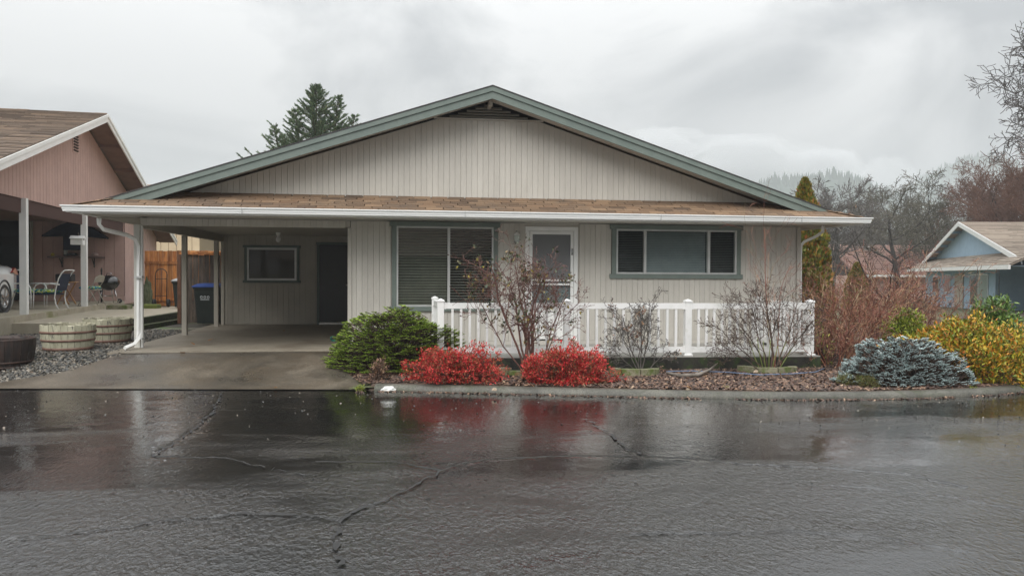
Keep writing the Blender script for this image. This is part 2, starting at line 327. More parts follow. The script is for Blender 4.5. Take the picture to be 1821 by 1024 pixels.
def glass_mat(name='window_glass', tintc=(.9, .93, .92), refl=1.0):
    m = bpy.data.materials.new(name); m.use_nodes = True; n, l = m.node_tree.nodes, m.node_tree.links; n.clear()
    o = n.new('ShaderNodeOutputMaterial'); mx = n.new('ShaderNodeMixShader'); t = n.new('ShaderNodeBsdfTransparent'); g = n.new('ShaderNodeBsdfGlossy')
    t.inputs[0].default_value = (*tintc, 1); g.inputs[0].default_value = (refl, refl, refl, 1); g.inputs['Roughness'].default_value = .02
    f = n.new('ShaderNodeFresnel'); f.inputs[0].default_value = 1.38
    l.new(f.outputs[0], mx.inputs[0]); l.new(t.outputs[0], mx.inputs[1]); l.new(g.outputs[0], mx.inputs[2]); l.new(mx.outputs[0], o.inputs[0])
    return m
GLASS = glass_mat()
def screen_mat():
    m = bpy.data.materials.new('insect_screen'); m.use_nodes = True; n, l = m.node_tree.nodes, m.node_tree.links; n.clear()
    o = n.new('ShaderNodeOutputMaterial'); mx = n.new('ShaderNodeMixShader'); t = n.new('ShaderNodeBsdfTransparent'); d = n.new('ShaderNodeBsdfDiffuse')
    d.inputs[0].default_value = (.21, .215, .22, 1); mx.inputs[0].default_value = .8
    l.new(t.outputs[0], mx.inputs[1]); l.new(d.outputs[0], mx.inputs[2]); l.new(mx.outputs[0], o.inputs[0]); return m
SCREEN = screen_mat()
def cushion_mat():
    m = bpy.data.materials.new('floral_cushion'); m.use_nodes = True; n, l = m.node_tree.nodes, m.node_tree.links; b = n['Principled BSDF']
    tcn = n.new('ShaderNodeTexCoord'); v = N(n, 'ShaderNodeTexNoise', i_Scale=9., i_Detail=2.); l.new(tcn.outputs['Object'], v.inputs['Vector'])
    r = n.new('ShaderNodeValToRGB'); r.color_ramp.interpolation = 'CONSTANT'; el = r.color_ramp.elements; el[0].color = (.01, .16, .22, 1); el[1].position = .53; el[1].color = (.5, .62, .06, 1)
    q = el.new(.60); q.color = (.75, .85, .8, 1); q = el.new(.64); q.color = (.01, .22, .24, 1)
    l.new(v.outputs[0], r.inputs[0]); l.new(r.outputs[0], b.inputs['Base Color']); b.inputs['Roughness'].default_value = .8; return m
CUSH = cushion_mat()

def road_mat():
    m = bpy.data.materials.new('wet_asphalt'); m.use_nodes = True; n, l = m.node_tree.nodes, m.node_tree.links; b = n['Principled BSDF']
    g = n.new('ShaderNodeNewGeometry')
    def noise(scale, detail=4., stretch=(1, 1, 1), dist=0., rgh=.55):
        mpn = n.new('ShaderNodeMapping'); mpn.inputs['Scale'].default_value = stretch; l.new(g.outputs['Position'], mpn.inputs[0])
        q = N(n, 'ShaderNodeTexNoise', i_Scale=scale, i_Detail=detail, i_Distortion=dist, i_Roughness=rgh); l.new(mpn.outputs[0], q.inputs['Vector']); return q.outputs[0]
    def mr(src, a, c, d, f_):
        q = n.new('ShaderNodeMapRange'); q.inputs[1].default_value = a; q.inputs[2].default_value = c; q.inputs[3].default_value = d; q.inputs[4].default_value = f_
        l.new(src, q.inputs[0]); return q.outputs[0]
    wet = noise(.55, 6., (.55, 1.5, 1), .6)          # where the water film stands deeper
    film = mr(wet, .42, .58, 0., 1.)
    agg = N(n, 'ShaderNodeTexVoronoi', i_Scale=95.); l.new(g.outputs['Position'], agg.inputs['Vector'])
    fine = noise(150., 3.)
    r = n.new('ShaderNodeValToRGB'); el = r.color_ramp.elements; el[0].position = .35; el[0].color = (.004, .0045, .005, 1); el[1].position = .72; el[1].color = (.011, .011, .0115, 1)
    l.new(noise(60., 8., rgh=.8), r.inputs[0])
    l.new(r.outputs[0], b.inputs['Base Color'])
    # standing water gathers in a trough along the road and by the kerb
    spx = n.new('ShaderNodeSeparateXYZ'); l.new(g.outputs['Position'], spx.inputs[0])
    def math_(op, a, c=None):
        q = n.new('ShaderNodeMath'); q.operation = op; q.use_clamp = False
        for k, v in enumerate((a, c)):
            if v is None: continue
            if isinstance(v, (int, float)): q.inputs[k].default_value = v
            else: l.new(v, q.inputs[k])
        return q.outputs[0]
    band = mr(math_('ABSOLUTE', math_('SUBTRACT', spx.outputs[1], math_('ADD', 6.35, math_('MULTIPLY', noise(.6, 2.), .6)))), .2, .9, .32, 0.)
    kerbw = mr(spx.outputs[1], 6.9, 8.7, 0., .34)
    film2 = mr(math_('ADD', math_('ADD', wet, band), kerbw), .49, .70, 0., 1.)
    l.new(mr(film2, 0, 1, .30, .16), b.inputs['Roughness'])
    b.inputs['IOR'].default_value = 1.5; b.inputs['Specular IOR Level'].default_value = .15
    grain = mr(film2, 0, 1, 1., .13)
    b1 = n.new('ShaderNodeBump'); b1.inputs['Distance'].default_value = .012; l.new(grain, b1.inputs['Strength']); l.new(agg.outputs['Distance'], b1.inputs['Height'])
    l.new(b1.outputs[0], b.inputs['Normal'])
    patchy = mr(noise(1.3, 4., (.5, 1.5, 1), .8), .36, .62, .22, 1.)
    b3 = n.new('ShaderNodeBump'); b3.inputs['Distance'].default_value = .017; l.new(math_('MULTIPLY', grain, patchy), b3.inputs['Strength'])
    l.new(mr(noise(27., 3., (1., .48, 1), .2, .62), .40, .78, 0., 1.), b3.inputs['Height'])
    b4 = n.new('ShaderNodeBump'); b4.inputs['Distance'].default_value = .0022; l.new(mr(film2, 0, 1, .9, .03), b4.inputs['Strength'])
    l.new(noise(85., 2., (1., .55, 1), .2, .6), b4.inputs['Height']); l.new(b3.outputs[0], b4.inputs['Normal'])
    b.inputs['Coat Weight'].default_value = 1.; l.new(mr(film2, 0, 1, .045, .015), b.inputs['Coat Roughness']); b.inputs['Coat IOR'].default_value = 1.82
    l.new(b4.outputs[0], b.inputs['Coat Normal'])
    return m
ROAD = road_mat()

# ------------------------------------------------------------------ ground, road, kerb
_ex = np.array([-60, -30, -12, -5.43, -3, -.48, .8, 2.08, 3.4, 4.85, 6.2, 7.4, 8.51, 10, 12, 15, 20, 30, 60])
_ey = np.array([18.2, 14.4, 12.2, 11.36, 11.05, 10.74, 10.42, 10.07, 9.72, 9.40, 9.30, 9.38, 9.64, 10.3, 11.4, 13.4, 17.2, 25.5, 52.])
def ey(x):
    x = np.asarray(x, float)
    return (np.interp(x-.5, _ex, _ey)+2*np.interp(x, _ex, _ey)+np.interp(x+.5, _ex, _ey))/4
def sst(a, b, t): t = np.clip((t-a)/(b-a), 0, 1); return t*t*(3-2*t)
def T(x, y):
    x = np.asarray(x, float); y = np.asarray(y, float); s = y-ey(x)
    left = .28*sst(0, 2.3, s)-.0
    bed = .085+.12*sst(1.5, 5, s)
    right = .085-.40*sst(6, 20, s)
    wl_ = sst(-1.3, -.2, x); wr_ = sst(8, 11, x)
    return (left*(1-wl_)+bed*wl_)*(1-wr_)+right*wr_

def grid_sheet(name, xs, ss, zf, m, s_to_y=None, smooth=True, kind='structure'):
    X, S = np.meshgrid(xs, ss, indexing='ij'); Y = ey(X)+S if s_to_y is None else s_to_y(X, S); Z = zf(X, Y)
    V = np.stack([X, Y, Z], -1).reshape(-1, 3); a, b = len(xs), len(ss)
    i = np.arange((a-1))[:, None]*b+np.arange(b-1)[None, :]; i = i.ravel()
    F = np.stack([i, i+b, i+b+1, i+1], 1)
    o = obj_np(name, V, F, m, None, smooth); tag(o, kind=kind); return o
# the ground sheet reaches the horizon behind the road edge
xs = np.concatenate([np.linspace(-900, -34, 14), np.linspace(-30, 30, 241), np.linspace(34, 900, 14)])
ssv = np.concatenate([np.linspace(.02, 12, 80), np.linspace(12.6, 40, 30), np.geomspace(45, 1500, 14)])
grid_sheet('ground', xs, ssv, lambda X, Y: T(X, Y)-.03, GRASS)

# road: fine sheet with real unevenness and cracks where it is seen close, plain sheet beyond
cracks_px = [[(395, 697), (378, 735), (330, 775), (292, 800), (272, 812)],
             [(0, 962), (80, 955), (200, 940), (300, 925), (430, 914), (520, 917), (600, 926)],
             [(603, 930), (640, 905), (700, 885), (745, 860), (790, 836), (830, 822), (900, 815), (1010, 812), (1110, 812)],
             [(1040, 745), (1090, 775), (1112, 797), (1150, 812), (1250, 818), (1330, 826), (1480, 832), (1620, 845), (1720, 866)],
             [(604, 930), (598, 960), (606, 990), (614, 1024), (620, 1060)],
             [(1110, 952), (1200, 948), (1400, 945), (1560, 956), (1720, 980)],
             [(272, 812), (400, 815), (500, 838), (545, 846)],
             [(560, 822), (700, 822), (780, 836)],
             [(1480, 862), (1600, 872), (1700, 884), (1821, 908)], [(40, 765), (130, 757), (220, 750)]]
rng = np.random.default_rng(3)
segs = []
for ci, c in enumerate(cracks_px):
    P = [onZ(a, b, 0)[:2] for a, b in c]; Q = []
    for a, b in zip(P[:-1], P[1:]):
        k = max(2, int(np.linalg.norm(b-a)/.06))
        for t in np.linspace(0, 1, k, endpoint=False): Q.append(a+(b-a)*t+rng.normal(0, .014, 2))
    Q.append(P[-1]); segs.append(np.array(Q))
def road_h(X, Y):
    H = .0035*(vnoise(X*.9, Y*1.3, 1)-.5)+.0022*(vnoise(X*2.3, Y*3.4, 2)-.5)+.0009*(vnoise(X*6, Y*8, 3)-.5)+.0007*(vnoise(X*13, Y*13, 4)-.5)
    fade = np.ones_like(H)
    for ci, Q in enumerate(segs):
        x0, x1, y0, y1 = Q[:, 0].min()-.6, Q[:, 0].max()+.6, Q[:, 1].min()-.6, Q[:, 1].max()+.6
        M = (X > x0) & (X < x1) & (Y > y0) & (Y < y1)
        if not M.any(): continue
        px, py = X[M], Y[M]; D = np.full(px.shape, 9.); Sg = np.zeros(px.shape)
        for a, b in zip(Q[:-1], Q[1:]):
            d = b-a; L2 = d@d+1e-9; t = np.clip(((px-a[0])*d[0]+(py-a[1])*d[1])/L2, 0, 1)
            ex, eyy = px-a[0]-t*d[0], py-a[1]-t*d[1]; dd = np.hypot(ex, eyy); k = dd < D
            D = np.where(k, dd, D); Sg = np.where(k, np.sign(d[0]*(py-a[1])-d[1]*(px-a[0])), Sg)
        brk = np.clip(vnoise(px*3.1+ci*7, py*3.1, 9)*2.2-.5, 0, 1)
        lip = .0012*np.exp(-(D/.06)**2)*Sg*vnoise(px*5, py*5, 12)
        H[M] += lip-.006*brk*np.exp(-(D/.017)**2)
    return H
xs = np.concatenate([np.arange(-10, 14.01, .028)])
ss = np.concatenate([np.arange(0, 7.4, .028)])
def s2y(X, S): return np.maximum(ey(X)+.02-S, 2.9)
X, S = np.meshgrid(xs, ss, indexing='ij'); Y0 = ey(X)+.02; Y = Y0-(Y0-2.9)*(S/S.max())
Z = road_h(X, Y)
V = np.stack([X, Y, Z], -1).reshape(-1, 3); a_, b_ = len(xs), len(ss)
i = (np.arange(a_-1)[:, None]*b_+np.arange(b_-1)[None, :]).ravel()
tag(obj_np('road', V, np.stack([i, i+1, i+b_+1, i+b_], 1), ROAD, None, True), kind='structure')
TAR = mat('crack_filler', (.012, .012, .012), (.02, .02, .02), .55, 40, bump=.002, bscale=120, coords='World')  # matt black tar of the ribbons along the cracks
m = MB(); rng = np.random.default_rng(17)
for ci, Q in enumerate(segs):
    Q = Q[(Q[:, 0] > -9.9) & (Q[:, 0] < 13.9)]
    if len(Q) < 3: continue
    wds = np.abs(rng.normal(.006, .009, len(Q)))*(1. if ci in (0, 1, 2, 3, 4) else .5)+.002; 
    T_ = np.gradient(Q, axis=0); T_ /= np.linalg.norm(T_, axis=1)[:, None]+1e-9; Nq = np.stack([-T_[:, 1], T_[:, 0]], 1)
    a = Q+Nq*wds[:, None]; b = Q-Nq*wds[:, None]; z = road_h(Q[:, 0], Q[:, 1])+.010
    z = np.maximum(z, .0)+.0025
    V = [(p[0], p[1], zz) for p, zz in zip(a, z)]+[(p[0], p[1], zz) for p, zz in zip(b, z)]; K = len(Q)
    m.add(V, [(i, i+1, K+i+1, K+i) for i in range(K-1) if rng.random() > .12])
tag(m.build('road_crack', TAR), kind='structure')
m = MB()
xx = np.concatenate([np.linspace(-60, -10, 26)])
def strip(xx):
    for a, b in zip(xx[:-1], xx[1:]):
        m.add([(a, -60, 0), (b, -60, 0), (b, float(ey(b))+.02, 0), (a, float(ey(a))+.02, 0)], [(0, 1, 2, 3)])
strip(np.linspace(-60, -10, 30)); strip(np.linspace(14, 60, 30))
m.add([(-10, -60, 0), (14, -60, 0), (14, 2.9, 0), (-10, 2.9, 0)], [(0, 1, 2, 3)])
m.build('road', ROAD, kind='structure')
# ground on the far side behind the camera
MB().add([(-900, -900, -.02), (900, -900, -.02), (900, -9, -.02), (-900, -9, -.02)], [(0, 1, 2, 3)]).build('ground', GRASS, kind='structure').location = (0, 0, .06)

# kerb: rounded rolled kerb along the bed
def sweep(name, xs, prof, m_, y_off=0, zf=None):
    xs = np.array(xs); V = []; n = len(prof)
    for x in xs:
        y = float(ey(x)); dy = float(ey(x+.05)-ey(x-.05))/.1; nrm = np.array([-dy, 1.])/math.hypot(1, dy)
        for (a, z) in prof: V.append((x+nrm[0]*a, y+nrm[1]*a, z))
    F = [(i*n+j, (i+1)*n+j, (i+1)*n+j+1, i*n+j+1) for i in range(len(xs)-1) for j in range(n-1)]
    mm = MB().add(V, F, True); mm.add([V[j] for j in range(n)], [tuple(range(n))]); return mm
kp = [(-.03, -.05), (-.025, .01), (-.01, .045), (.02, .068), (.05, .078), (.12, .082), (.14, .07), (.14, -.05)]
sweep('kerb', np.concatenate([np.linspace(-.40, 14, 145), np.linspace(14.5, 55, 60)]), kp, KERB).build('kerb', KERB, kind='structure')

# driveway apron (slopes up) and the carport slab
def dl(s): return np.interp(s, [0, .45, 1.05, 2.0, 2.3], [-5.75, -5.65, -4.92, -4.50, -4.45])   # left edge by distance from the road
def dr_(s): return np.interp(s, [0, .7, 1.4, 1.9, 2.3], [-.50, -.72, -1.0, -1.2, -1.2])
ss = np.linspace(0, 2.42, 40); ts = np.linspace(0, 1, 60); V = []
for s in ss:
    for t in ts:
        x = dl(s)*(1-t)+dr_(s)*t; y = float(ey(x))+s
        y = y if s < 2.3 else y
        z = .012+.28*float(sst(0, 2.3, s))
        V.append((x, y+.0, z))
V = np.array(V); b_ = len(ts); i = (np.arange(len(ss)-1)[:, None]*b_+np.arange(b_-1)[None, :]).ravel()
tag(obj_np('driveway', V, np.stack([i, i+1, i+b_+1, i+b_], 1), DRIVE, None, True), kind='structure')
m = MB(); m.box(-4.75, -.9, 13.28, 20.2, .02, .298); m.build('carport_floor', SLAB, kind='structure')
m = MB().box(-4.5, -1.15, 13.2, 13.28, .0, .289); m.build('driveway', DRIVE, kind='structure')

# gravel bed left of the driveway
xs = np.linspace(-12, -4.3, 60); ssg = np.linspace(.02, 9.5, 60)
X, S = np.meshgrid(xs, ssg, indexing='ij'); Y = ey(X)+S
Z = T(X, Y)-.012+.012*(vnoise(X*3, Y*3, 5)-.5)
Z = np.where(X > -4.75, np.minimum(Z, T(X, Y)-.015), Z)
i = (np.arange(59)[:, None]*60+np.arange(59)[None, :]).ravel()
tag(obj_np('gravel_bed', np.stack([X, Y, Z], -1).reshape(-1, 3), np.stack([i, i+60, i+61, i+1], 1), GRAVB, None, True), kind='structure')
# planted bed
xs = np.linspace(-1.3, 26, 220); ssg = np.concatenate([[-.0, .06], np.linspace(.12, 9, 48)])
X, S = np.meshgrid(xs, ssg, indexing='ij'); Y = ey(X)+S
Z = (T(X, Y)+.015*(vnoise(X*3, Y*3, 6)-.5))*np.clip(S/.12+.05, 0, 1)
Z = np.where((X < dr_(S)+.05) & (S < 2.35), -.05, Z); Z = np.where((X < 7.7) & (Y > 14), -.1, Z)
i = (np.arange(219)[:, None]*50+np.arange(49)[None, :]).ravel()
tag(obj_np('bed_soil', np.stack([X, Y, Z], -1).reshape(-1, 3), np.stack([i, i+50, i+51, i+1], 1), SOIL, None, True), kind='structure')

def scatter(name, P, size, m_, flat=.5, seed=1, shape='stone'):
    r = np.random.default_rng(seed); n = len(P)
    if shape == 'stone': B = np.array([(1, 0, 0), (-1, 0, 0), (0, 1, 0), (0, -1, 0), (0, 0, 1), (0, 0, -1)], float); F0 = np.array([(0, 2, 4), (2, 1, 4), (1, 3, 4), (3, 0, 4), (2, 0, 5), (1, 2, 5), (3, 1, 5), (0, 3, 5)])
    else: B = np.array([(-1, -.45, 0), (1, -.3, 0), (.8, .45, 0), (-.9, .35, 0), (0, 0, .35)], float); F0 = np.array([(0, 1, 4), (1, 2, 4), (2, 3, 4), (3, 0, 4)])
    q = B[None]*(1+r.normal(0, .25, (n, len(B), 1))); sc_ = size*(.55+r.random((n, 1, 1))*.9); q = q*sc_; q[..., 2] *= flat
    q[..., 0] *= (.7+.8*r.random((n, 1)))
    ax = r.normal(0, .35, (n, 2)); a = r.random(n)*6.28; ca, sa = np.cos(a)[:, None], np.sin(a)[:, None]
    x = q[..., 0]*ca-q[..., 1]*sa; y = q[..., 0]*sa+q[..., 1]*ca; z = q[..., 2]+x*ax[:, :1]+y*ax[:, 1:]
    V = np.stack([x, y, z], -1)+P[:, None, :]
    F = (F0[None]+(np.arange(n)*len(B))[:, None, None]).reshape(-1, 3)
    o = obj_np(name, V.reshape(-1, 3), F, m_); return o
r = np.random.default_rng(11)
n = 26000; x = r.uniform(-8.5, -4.3, n); s = 8*r.random(n)**1.5; y = ey(x)+s; k = (x < np.minimum(dl(np.clip(s, 0, 2.3))+.03, -4.4)) & ((s < 2.35) | (x < -4.73)) & (y < 18.6)
P = np.stack([x, y, T(x, y)+.004], 1)[k]
tag(scatter('gravel', P, .020, STONE, .6, 12), 'grey and tan gravel between the driveway and the half barrels', 'gravel', kind='stuff')
n = 42000; x = r.uniform(-1.3, 11, n); s = .17+3.0*r.random(n)**1.3; y = ey(x)+s; k = (x > dr_(np.clip(s, 0, 2.3))) & ((y < 11.72) | (x > 6.6) | (x < .5))
P = np.stack([x, y, T(x, y)+.010], 1)[k]
tag(scatter('mulch', P, .024, CHIP, .8, 13, 'chip'), 'brown bark mulch chips covering the bed behind the kerb', 'mulch', kind='stuff')
# wet litter along the kerb foot and driveway
n = 1500; x = r.uniform(-.4, 9.5, n); y = ey(x)-.035-np.abs(r.normal(0, .05, n)); P = np.stack([x, y, np.full(n, .006)], 1)
w = vnoise(x*1.5, y*0, 4) > .42
tag(scatter('leaf_litter', P[w], .016, CHIP, .5, 14, 'chip'), 'dark wet leaf crumbs washed against the kerb foot', 'leaf litter', kind='stuff')
n = 900; x = r.uniform(-8, 10, n); y = ey(x)-.05-np.abs(r.normal(0, 1.4, n)); k = y > 4.2; P = np.stack([x, y, np.full(n, .004)], 1)[k]
tag(scatter('road_grit', P, .0075, STONE, .5, 15), 'scattered grit and leaf crumbs on the wet road', 'grit', kind='stuff')
for (px_, py_, Z_, lab_) in [(58, 664, .1, 'orange fallen leaf on the gravel in front of the dark barrel'), (490, 690, .02, 'orange fallen leaf at the foot of the driveway'), (1224, 690, .1, 'tan fallen leaf on the mulch below the middle railing post'),
                       (325, 630, .27, 'fallen leaf at the top of the driveway near the front post'), (372, 605, .3, 'curled dark leaf on the carport floor near the middle post'), (345, 612, .3, 'dark leaf on the carport floor beside the gravel'), (505, 588, .3, 'dark leaf on the carport floor below the carport window')]:
    p = onZ(px_, py_, Z_); z = float(T(p[0], p[1]))+.03 if Z_ < .28 else .302
    q = scatter('fallen_leaf', np.array([[0, 0, 0.]]), .055, LITTER, .5, int(px_), 'chip'); q.location = (p[0], p[1], z)
    q['category'] = 'leaf'; q['label'] = lab_; q['group'] = 'stray fallen leaves on the ground'

# ------------------------------------------------------------------ the main house
XC, YW = 1.52, 14.1
XL, XR, YB = -4.50, 7.56, 26.
ZS = 2.53                     # soffit
SL, APZ, EDX, EY0, EZ0, SK = .328, 4.86, 6.83, 13.10, 2.62, .35
house = thing('house', 'beige single-storey house with green trimmed gable, carport and brown shingle skirt roof', 'house', (XC, YW, .3))
# rough walls behind the siding
m = MB()
def wbox(*a): m.box(*a)
bw = [onY(697, 397, YW), onY(885, 553, YW)]; rw = [onY(1088, 403, YW), onY(1316, 496, YW)]; dw = [onY(934, 405, YW), onY(1026, 610, YW)]
BX0, BX1, BZ0, BZ1 = bw[0][0], bw[1][0], bw[1][2], ZS+.0
RX0, RX1, RZ0, RZ1 = rw[0][0], rw[1][0], rw[1][2], ZS-.0
DX0, DX1, DZ0, DZ1 = dw[0][0], dw[1][0], .36, 2.47
y0, y1 = YW+.022, YW+.14
for a, b, z0, z1 in [(-.95, BX0+.04, .34, ZS), (BX0+.04, BX1-.04, .34, BZ0+.04), (BX1-.04, DX0+.03, .34, ZS), (DX1-.03, RX0+.04, .34, ZS), (RX0+.04, RX1-.04, .34, RZ0+.04), (RX1-.04, XR, .34, ZS)]:
    m.box(a, b, y0, y1, z0, z1)
m.box(XR-.14, XR, y1, YB, .1, ZS)                       # right side
m.box(-.95, -.81, y1, 20.1, .3, ZS)                     # carport inner side
m.box(XL, -.81, 20.122, 20.26, .3, ZS)                  # carport back
m.box(XL, XL+.14, 20.26, YB, .1, ZS); m.box(XL+.14, XR-.14, YB-.14, YB, .1, ZS)
m.build('wall', GROOVE, house)
# gable wall backing
def roofz(x): return APZ-SL*abs(x-XC)
GZ0 = 2.90
xg = (roofz(XC)-.16-GZ0)/SL
m = MB().poly([(XC-xg, y0, GZ0), (XC-.98, y0, GZ0), (XC-.98, y0, 4.38), (XC+.98, y0, 4.38), (XC+.98, y0, GZ0), (XC+xg, y0, GZ0), (XC, y0, GZ0+xg*SL)][:0] or
              [(XC-xg, y0, GZ0), (XC+xg, y0, GZ0), (XC+1.0, y0, roofz(XC+1.0)-.16), (XC+1.0, y0, 4.36), (XC-1.0, y0, 4.36), (XC-1.0, y0, roofz(XC-1.0)-.16)], (0, .12, 0))
m.build('gable_wall', GROOVE, house)
MB().poly([(XC-1.25, y0+.13, 4.2), (XC+1.25, y0+.13, 4.2), (XC+1.25, y0+.13, roofz(XC+1.25)-.05), (XC, y0+.13, APZ-.05), (XC-1.25, y0+.13, roofz(XC-1.25)-.05)], (0, .02, 0)).build('attic_shade_panel', DARKV, house)  # near-black sheet painted for the shade behind the louvres
MB().box(XL+.1, XR-.1, y0+.001, y1-.01, ZS+.003, 2.95).build('header', GROOVE, house)
MB().box(-.8, XR-.15, y1+.3, YB-.15, ZS+.05, ZS+.08).build('ceiling', WALLM, house)
# gable boards
BWD = .1016
bt = .018
def board(x0, x1, z0, za, zb, yf=YW, name='siding_board', m_=SIDING, par=house):
    mm = MB(); g = .003
    x0, x1 = x0+g/2, x1-g/2; c = .002
    P = [(x0, z0), (x1, z0), (x1, zb), (x0, za)]
    mm.poly([(a, yf+bt, z) for a, z in P], (0, -bt+c, 0))
    q = [(x0+c, z0+c), (x1-c, z0+c), (x1-c, zb-c), (x0+c, za-c)]
    mm.add([(a, yf+c, z) for a, z in P]+[(a, yf, z) for a, z in q], [(4, 5, 6, 7), (0, 1, 5, 4), (1, 2, 6, 5), (2, 3, 7, 6), (3, 0, 4, 7)])
    return mm
x = XL+.02
while x < XR-.02:
    xa, xb = x, min(x+BWD, XR)
    def top(q):
        t = roofz(q)-.165
        return min(t, 4.385) if abs(q-XC) < 1.02 else t
    za, zb = top(xa+.003), top(xb-.003)
    if min(za, zb) > GZ0+.02: board(xa, xb, GZ0, za, zb).build('siding_board', SIDING, house)
    x += BWD
MB().box(XC-1.0, XC+1.0, YW-.03, YW+.02, 4.385, 4.41).build('louver_sill', SIDING, house)
z = 4.455
while z < 4.70:
    w = (roofz(XC)-.16-z)/SL-.03
    if w > .05:
        MB().obox((XC, YW+.05, z), (1, 0, 0), (0, .72, .69), (0, -.69, .72), w, .022, .007).build('louver_slat', mat('louver_paint', (.36, .34, .30), None, .7), house)
    z += .052
MB().box(XC-.03, XC+.03, 13.80, YW+.1, 4.60, 4.68).build('ridge_beam_end', WALLM, house)
for dx in (): MB().box(XC+dx-.02, XC+dx+.02, YW+.1, YW+.13, 4.4, roofz(XC+dx)-.18).build('louver_post', WALLM, house)
# front siding boards
me_cache = {}
def fboard(xc, z0, z1, yf=YW, m_=SIDING, wd=BWD):
    k = (round(z0, 3), round(z1, 3), m_.name, wd)
    if k not in me_cache: me_cache[k] = board(-wd/2, wd/2, 0, z1-z0, z1-z0, 0).mesh('siding_board', m_)
    return inst('siding_board', me_cache[k], house, (xc, yf, z0))
x = -.95+BWD/2
while x < XR-.06:
    if BX0+.03 < x < BX1-.03: fboard(x, .375, BZ0+.01)
    elif DX0 < x < DX1: pass
    elif RX0+.03 < x < RX1-.03: fboard(x, .375, RZ0+.01)
    else: fboard(x, .375, ZS)
    x += BWD
MB().bbox(XR-.055, XR+.02, YW-.022, YW+.1, .36, ZS, .004).build('corner_trim', SIDING, house)
MB().bbox(-1.0, -.93, YW-.022, YW+.1, .30, 2.40, .004).build('corner_trim', WALLM, house)
MB().box(-.95, DX0, YW-.004, YW+.02, .30, .372).build('base_board', WALLM, house)
MB().box(DX1, XR, YW-.004, YW+.02, .30, .372).build('base_board', WALLM, house)
# carport beam with siding strip
MB().box(XL, -.96, YW+.022, YW+.16, 2.42, ZS).build('carport_beam', WALLM, house)
x = XL+.06
while x < -.99: fboard(x, 2.40, ZS); x += BWD
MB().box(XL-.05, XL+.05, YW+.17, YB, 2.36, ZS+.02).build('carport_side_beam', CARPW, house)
# carport back wall boards
cw = [onY(435, 436, 20.1), onY(532, 503, 20.1)]; cdr = [onY(564, 431, 20.1), onY(640, 574, 20.1)]
x = XL+.07; CB = .135
while x < -1.0:
    if cw[0][0]+.02 < x < cw[1][0]-.02:
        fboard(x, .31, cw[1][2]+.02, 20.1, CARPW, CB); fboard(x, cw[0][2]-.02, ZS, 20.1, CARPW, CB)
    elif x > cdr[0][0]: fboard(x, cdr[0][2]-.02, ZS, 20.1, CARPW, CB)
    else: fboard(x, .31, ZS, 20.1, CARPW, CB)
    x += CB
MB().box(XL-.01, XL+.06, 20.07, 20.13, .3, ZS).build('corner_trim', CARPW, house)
# carport ceiling and porch soffit
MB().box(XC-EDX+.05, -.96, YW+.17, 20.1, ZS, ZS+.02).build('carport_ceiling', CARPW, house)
MB().box(XC-EDX+.12, XC+EDX-.12, EY0+.02, YW+.02, ZS+.021, ZS+.035).build('soffit', WALLM, house)
MB().box(XC-EDX+.12, XL, YW+.02, YB, ZS+.021, ZS+.035).build('soffit', WALLM, house)
MB().box(XR, XC+EDX-.12, YW+.02, YB, ZS+.021, ZS+.035).build('soffit', WALLM, house)
MB().box(XC-EDX+.11, XC+EDX-.11, EY0, EY0+.02, ZS-.01, EZ0+.0).build('fascia', WHITE, house)

def window(parent, x0, x1, z0, z1, y, panes, trim=.085, trimmat=GREEND, head=.03, blinds=None, sill=True, frame=ALU, fw=.03, blindstep=.042, bm=BLIND, tilt=55, name='window'):
    # trim boards proud of the wall, aluminium frame, glass, blinds behind, then a near-black box painted as the unlit room
    w = MB(); yp = y-.035
    w.bbox(x0-.04, x1+.04, yp-.008, y+.02, z1-trim, z1, .004)
    w.bbox(x0-.04, x1+.04, yp-.008, y+.02, z0, z0+trim, .004)
    w.bbox(x0, x0+trim, yp, y+.02, z0+trim, z1-trim, .004); w.bbox(x1-trim, x1, yp, y+.02, z0+trim, z1-trim, .004)
    wo_ = w.build(name, trimmat, parent)
    ix0, ix1, iz0, iz1 = x0+trim, x1-trim, z0+trim, z1-trim
    f = MB(); ya, yb = y-.03, y+.05
    f.box(ix0, ix1, ya, yb, iz1-fw, iz1); f.box(ix0, ix1, ya, yb, iz0, iz0+fw)
    f.box(ix0, ix0+fw, ya, yb, iz0+fw, iz1-fw); f.box(ix1-fw, ix1, ya, yb, iz0+fw, iz1-fw)
    xsn = [ix0]+[ix0+(ix1-ix0)*p for p in panes]+[ix1]
    for q in xsn[1:-1]: f.box(q-fw*.8, q+fw*.8, ya-.006, yb, iz0+fw, iz1-fw)
    f.build('frame', frame, wo_)
    for i, (a, b) in enumerate(zip(xsn[:-1], xsn[1:])):
        MB().box(a+fw*.5, b-fw*.5, y+.008, y+.012, iz0+fw*.5, iz1-fw*.5).build('pane', GLASS, wo_)
        if blinds and blinds[i]:
            bl = MB(); zz = iz0+fw+.01; st = blindstep; tl = rad(blinds[i])
            while zz < iz1-fw: bl.obox(((a+b)/2, y+.075, zz), (1, 0, 0), (0, math.cos(tl), math.sin(tl)), (0, -math.sin(tl), math.cos(tl)), (b-a)/2-fw, st*.56, .0012); zz += st
            bl.build('blind', bm[i] if isinstance(bm, list) else bm, wo_, kind='stuff')
    MB().box(x0-.05, x1+.05, y+.16, y+.30, z0-.05, z1).build('room_backing', DARKV, wo_)
    return wo_
window(house, BX0, BX1, BZ0, BZ1, YW, [.535], .085, GREEN, blinds=[44, 14], bm=[mat('blind_slat_taupe', (.30, .285, .24), (.25, .24, .20), .5), mat('blind_slat_pale', (.50, .48, .43), (.42, .40, .36), .5)], blindstep=.05)
